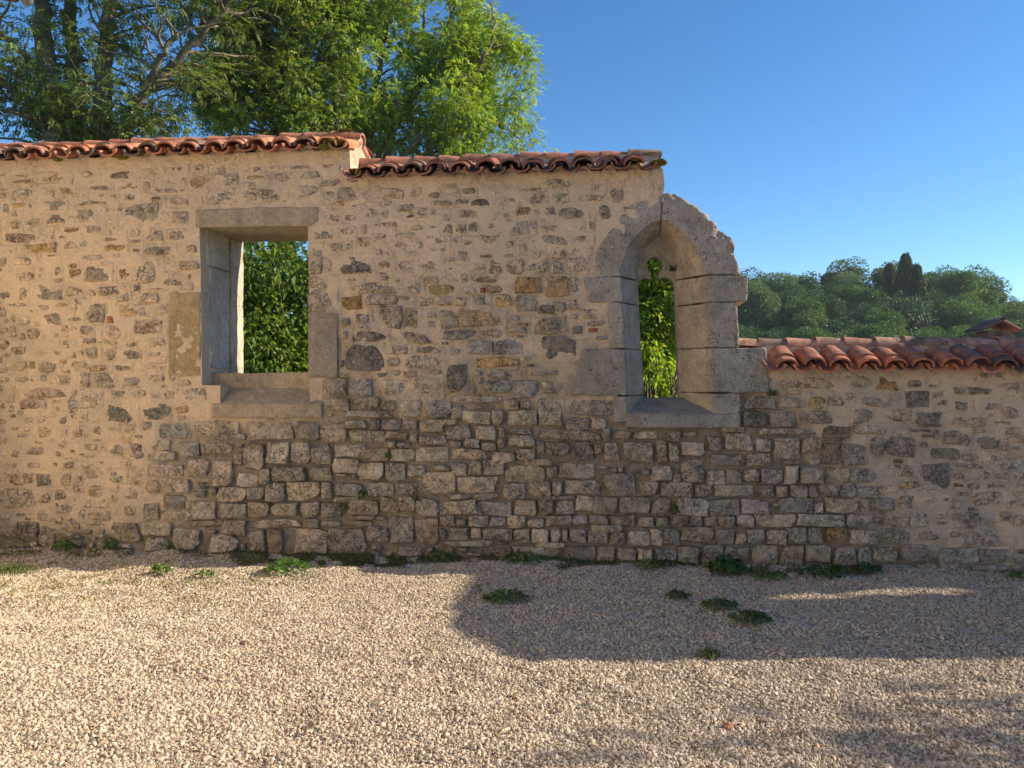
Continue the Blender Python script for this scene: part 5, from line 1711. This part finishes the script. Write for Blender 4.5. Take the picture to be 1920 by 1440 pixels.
plant('weed_clump', 948, 1126, [(leafy, (150, .16, .07, .045, (0.055, 0.11, 0.026))), (blades, (14, .08, .10, .003, (0.07, .12, .03), .7))], 'spreading weed on shaded gravel beside the rounded tip of the shadow', 9)
plant('weed_clump', 1272, 1122, [(leafy, (90, .08, .06, .035, (0.055, 0.10, 0.03)))], 'small roundish weed alone on shaded gravel below the pointed window', 10)
plant('weed_clump', 1347, 1140, [(leafy, (140, .13, .04, .04, DG))], 'flat dark weed on shaded gravel, between the small roundish weed and the flat bright one', 11)
plant('weed_clump', 1407, 1167, [(leafy, (150, .13, .05, .042, (0.045, 0.105, 0.026)))], 'flat bright weed on shaded gravel by the left tip of the sunlit streak', 12)
plant('grass_tuft', 1330, 1232, [(blades, (46, .025, .13, .0028, (0.10, 0.13, 0.04), .55)), (leafy, (40, .07, .03, .03, DG))], 'grass tuft with pale dry stalks near the sunlit edge of the shadow', 13, 'grass')
plant('weed_clump', 1362, 1072, [(leafy, (190, .13, .16, .06, (0.05, 0.12, 0.028)))], 'tall leafy green weed at the wall foot below the broken jamb', 14)
plant('weed_clump', 1440, 1084, [(leafy, (130, .15, .08, .035, DG))], 'low dark weed at the wall foot just right of the tall leafy weed', 15)
plant('weed_clump', 1545, 1084, [(leafy, (190, .20, .10, .045, (0.04, 0.10, 0.025)))], 'broad bushy weed at the foot of the low wall', 16)
plant('weed_clump', 1630, 1078, [(leafy, (80, .10, .10, .05, (0.035, 0.09, 0.028)))], 'bluish green weed at the low wall foot, right of the broad bushy weed', 17)
plant('weed_clump', 1905, 1086, [(leafy, (70, .12, .04, .03, DG))], 'thin dark weed at the far right foot of the low wall', 18)
plant('weed_clump', 985, 1058, [(leafy, (170, .20, .10, .04, DG))], 'dark bushy weed at the wall foot between the two windows', 19)
plant('weed_clump', 830, 1052, [(leafy, (120, .15, .10, .035, DG))], 'ragged dark weed at the wall foot, right of the moss strip', 20)
plant('weed_clump', 1215, 1066, [(leafy, (130, .17, .07, .035, DG))], 'ragged dark weed at the wall foot straight below the pointed window', 21)
plant('wall_plant', 681, 934, [(leafy, (45, .035, .07, .026, (0.08, 0.14, 0.03)))], 'small green sprig in a wall joint under the large middle stones', 22, 'wall plant', .0)
plant('wall_plant', 646, 958, [(leafy, (30, .025, .05, .024, (0.08, 0.13, 0.03)))], 'tiny green sprig in a wall joint left of the small sprig', 23, 'wall plant', .0)
plant('wall_plant', 779, 944, [(leafy, (40, .03, .08, .026, (0.09, 0.14, 0.03)))], 'upright yellow green sprig beside the big arched stone in the wall', 24, 'wall plant', .0)
plant('wall_plant', 727, 862, [(leafy, (26, .02, .05, .022, (0.08, 0.13, 0.03)))], 'tiny moss green sprig between two long stones of the open-jointed masonry', 25, 'wall plant', .0)
plant('wall_plant', 1264, 966, [(leafy, (40, .03, .10, .026, (0.08, 0.13, 0.03)))], 'drooping green sprig in a wall joint below the pointed window', 26, 'wall plant', .0)
plant('wall_plant', 1449, 742, [(blades, (60, .02, .10, .002, (0.09, 0.12, 0.05), .8))], 'tuft of fine grass in the joint under the end of the low coping', 27, 'wall plant', -.01)
plant('wall_plant', 1261, 508, [(blades, (50, .02, .10, .002, (0.05, 0.065, 0.03), 1.0))], 'dark grassy tuft clinging to the right shoulder of the tracery', 28, 'wall plant', DS - .03)
# dry stalks of the grass tuft
def stalk(pts, rad, label):
    p0 = np.array(pts[0]); P = np.array([np.array(p) - p0 for p in pts], float)
    tt = np.linspace(0, len(P) - 1, 14)
    P = np.stack([np.interp(tt, np.arange(len(P)), P[:, k]) for k in range(3)], -1)
    v, f = tube_np([(P, np.linspace(rad, rad * .5, 14))], 4)
    return tag(link('dry_stalk', mesh_np('dry_stalk', v, f, True), None, M_DRY, tuple(p0)), label, 'stalk')


def gp_(x, y, z=0.006): q = ground_at(x, y, z); return (q.x, q.y, z)


stalk([gp_(1331, 1218, .03), gp_(1322, 1233), gp_(1308, 1241), gp_(1291, 1242)], .0022, 'pale dry stalk curving down from the grass tuft on the gravel')
stalk([gp_(1331, 1218, .03), gp_(1318, 1216), gp_(1303, 1209, .02)], .0020, 'short pale dry stalk lying flat beside the grass tuft')
stalk([gp_(1346, 1222, .01), tuple(np.array(gp_(1346, 1222)) + [.004, 0, .12]), tuple(np.array(gp_(1346, 1222)) + [.03, .02, .24])], .0012, 'thin upright dry stalk rising from the grass tuft')

# moss and creeping cover along the wall foot, and sparse sprouts on the gravel at the left
def cover(name, regions, lf, label, col, seed):
    g = np.random.default_rng(seed)
    Vs, Fs, Cs, b0 = [], [], [], 0
    for x0, y0, x1, y1, n, h in regions:
        px = g.uniform(x0, x1, n); py = g.uniform(y0, y1, n)
        keep = vnoise(px * .035, py * .09, 3) > .38
        px, py = px[keep], py[keep]; n = len(px)
        t = EYE * FPX / (py - 720)
        pos = np.stack([(px - 960) / FPX * t, t, np.zeros(n)], -1)
        lim = 6.30 - np.tan(YAW) * pos[:, 0] - .02
        pos[:, 1] = np.minimum(pos[:, 1], lim)
        pos[:, 2] = yard_z(pos[:, 0], pos[:, 1]) + .008 + h * g.random(n)
        an = g.random(n) * 6.283
        dirs = np.stack([np.cos(an), np.sin(an), .3 + .8 * g.random(n)], -1)
        v, f, c = scatter(broad_template(lf, lf * .5), pos, dirs, g.uniform(.5, 1.3, n), g, leaf_cols(n, g, col, .25, .3))
        Vs.append(v); Fs.append(f + b0); Cs.append(c); b0 += len(v)
    return tag(link(name, mesh_np(name, np.concatenate(Vs), np.concatenate(Fs), False, np.concatenate(Cs)), None, M_WEED), label, 'ground cover', kind='stuff')


cover('creeping_moss', [(430, 1036, 760, 1062, 3800, .010), (560, 1048, 760, 1066, 1600, .010), (760, 1046, 1070, 1058, 1900, .012), (1040, 1055, 1330, 1068, 1500, .012), (1330, 1066, 1640, 1082, 1400, .012), (0, 1036, 430, 1046, 800, .010)], .018,
      'dark moss and creeping weeds along the foot of the wall', (0.10, 0.115, 0.04), 61)
cover('sparse_sprouts', [(0, 1038, 430, 1076, 700, .03), (0, 1074, 600, 1105, 900, .012), (0, 1090, 420, 1150, 600, .01), (830, 1095, 900, 1130, 60, .01)], .016, 'sparse yellowish sprouts in the gravel near the tall wall', (0.16, 0.17, 0.05), 62)

# ------------------------------------------------------------------ evening air over the valley
V = [(-1150, -140, -6), (1150, -140, -6), (1150, 1450, -6), (-1150, 1450, -6), (-1150, -140, 40), (1150, -140, 40), (1150, 1450, 40), (-1150, 1450, 40)]
hz = link('haze', mesh_py('haze', V, [(0, 3, 2, 1), (4, 5, 6, 7), (0, 1, 5, 4), (1, 2, 6, 5), (2, 3, 7, 6), (3, 0, 4, 7)]))
hm = bpy.data.materials.new('valley_haze'); hm.use_nodes = True
hm.node_tree.nodes.clear()
ho = hm.node_tree.nodes.new('ShaderNodeOutputMaterial'); hv = hm.node_tree.nodes.new('ShaderNodeVolumePrincipled')
hv.inputs['Color'].default_value = (0.80, 0.88, 1.0, 1); hv.inputs['Density'].default_value = 0.00028; hv.inputs['Anisotropy'].default_value = 0.2
hm.node_tree.links.new(hv.outputs[0], ho.inputs['Volume'])
hz.data.materials.append(hm)
tag(hz, 'thin pale haze hanging over the valley', 'haze', kind='stuff')
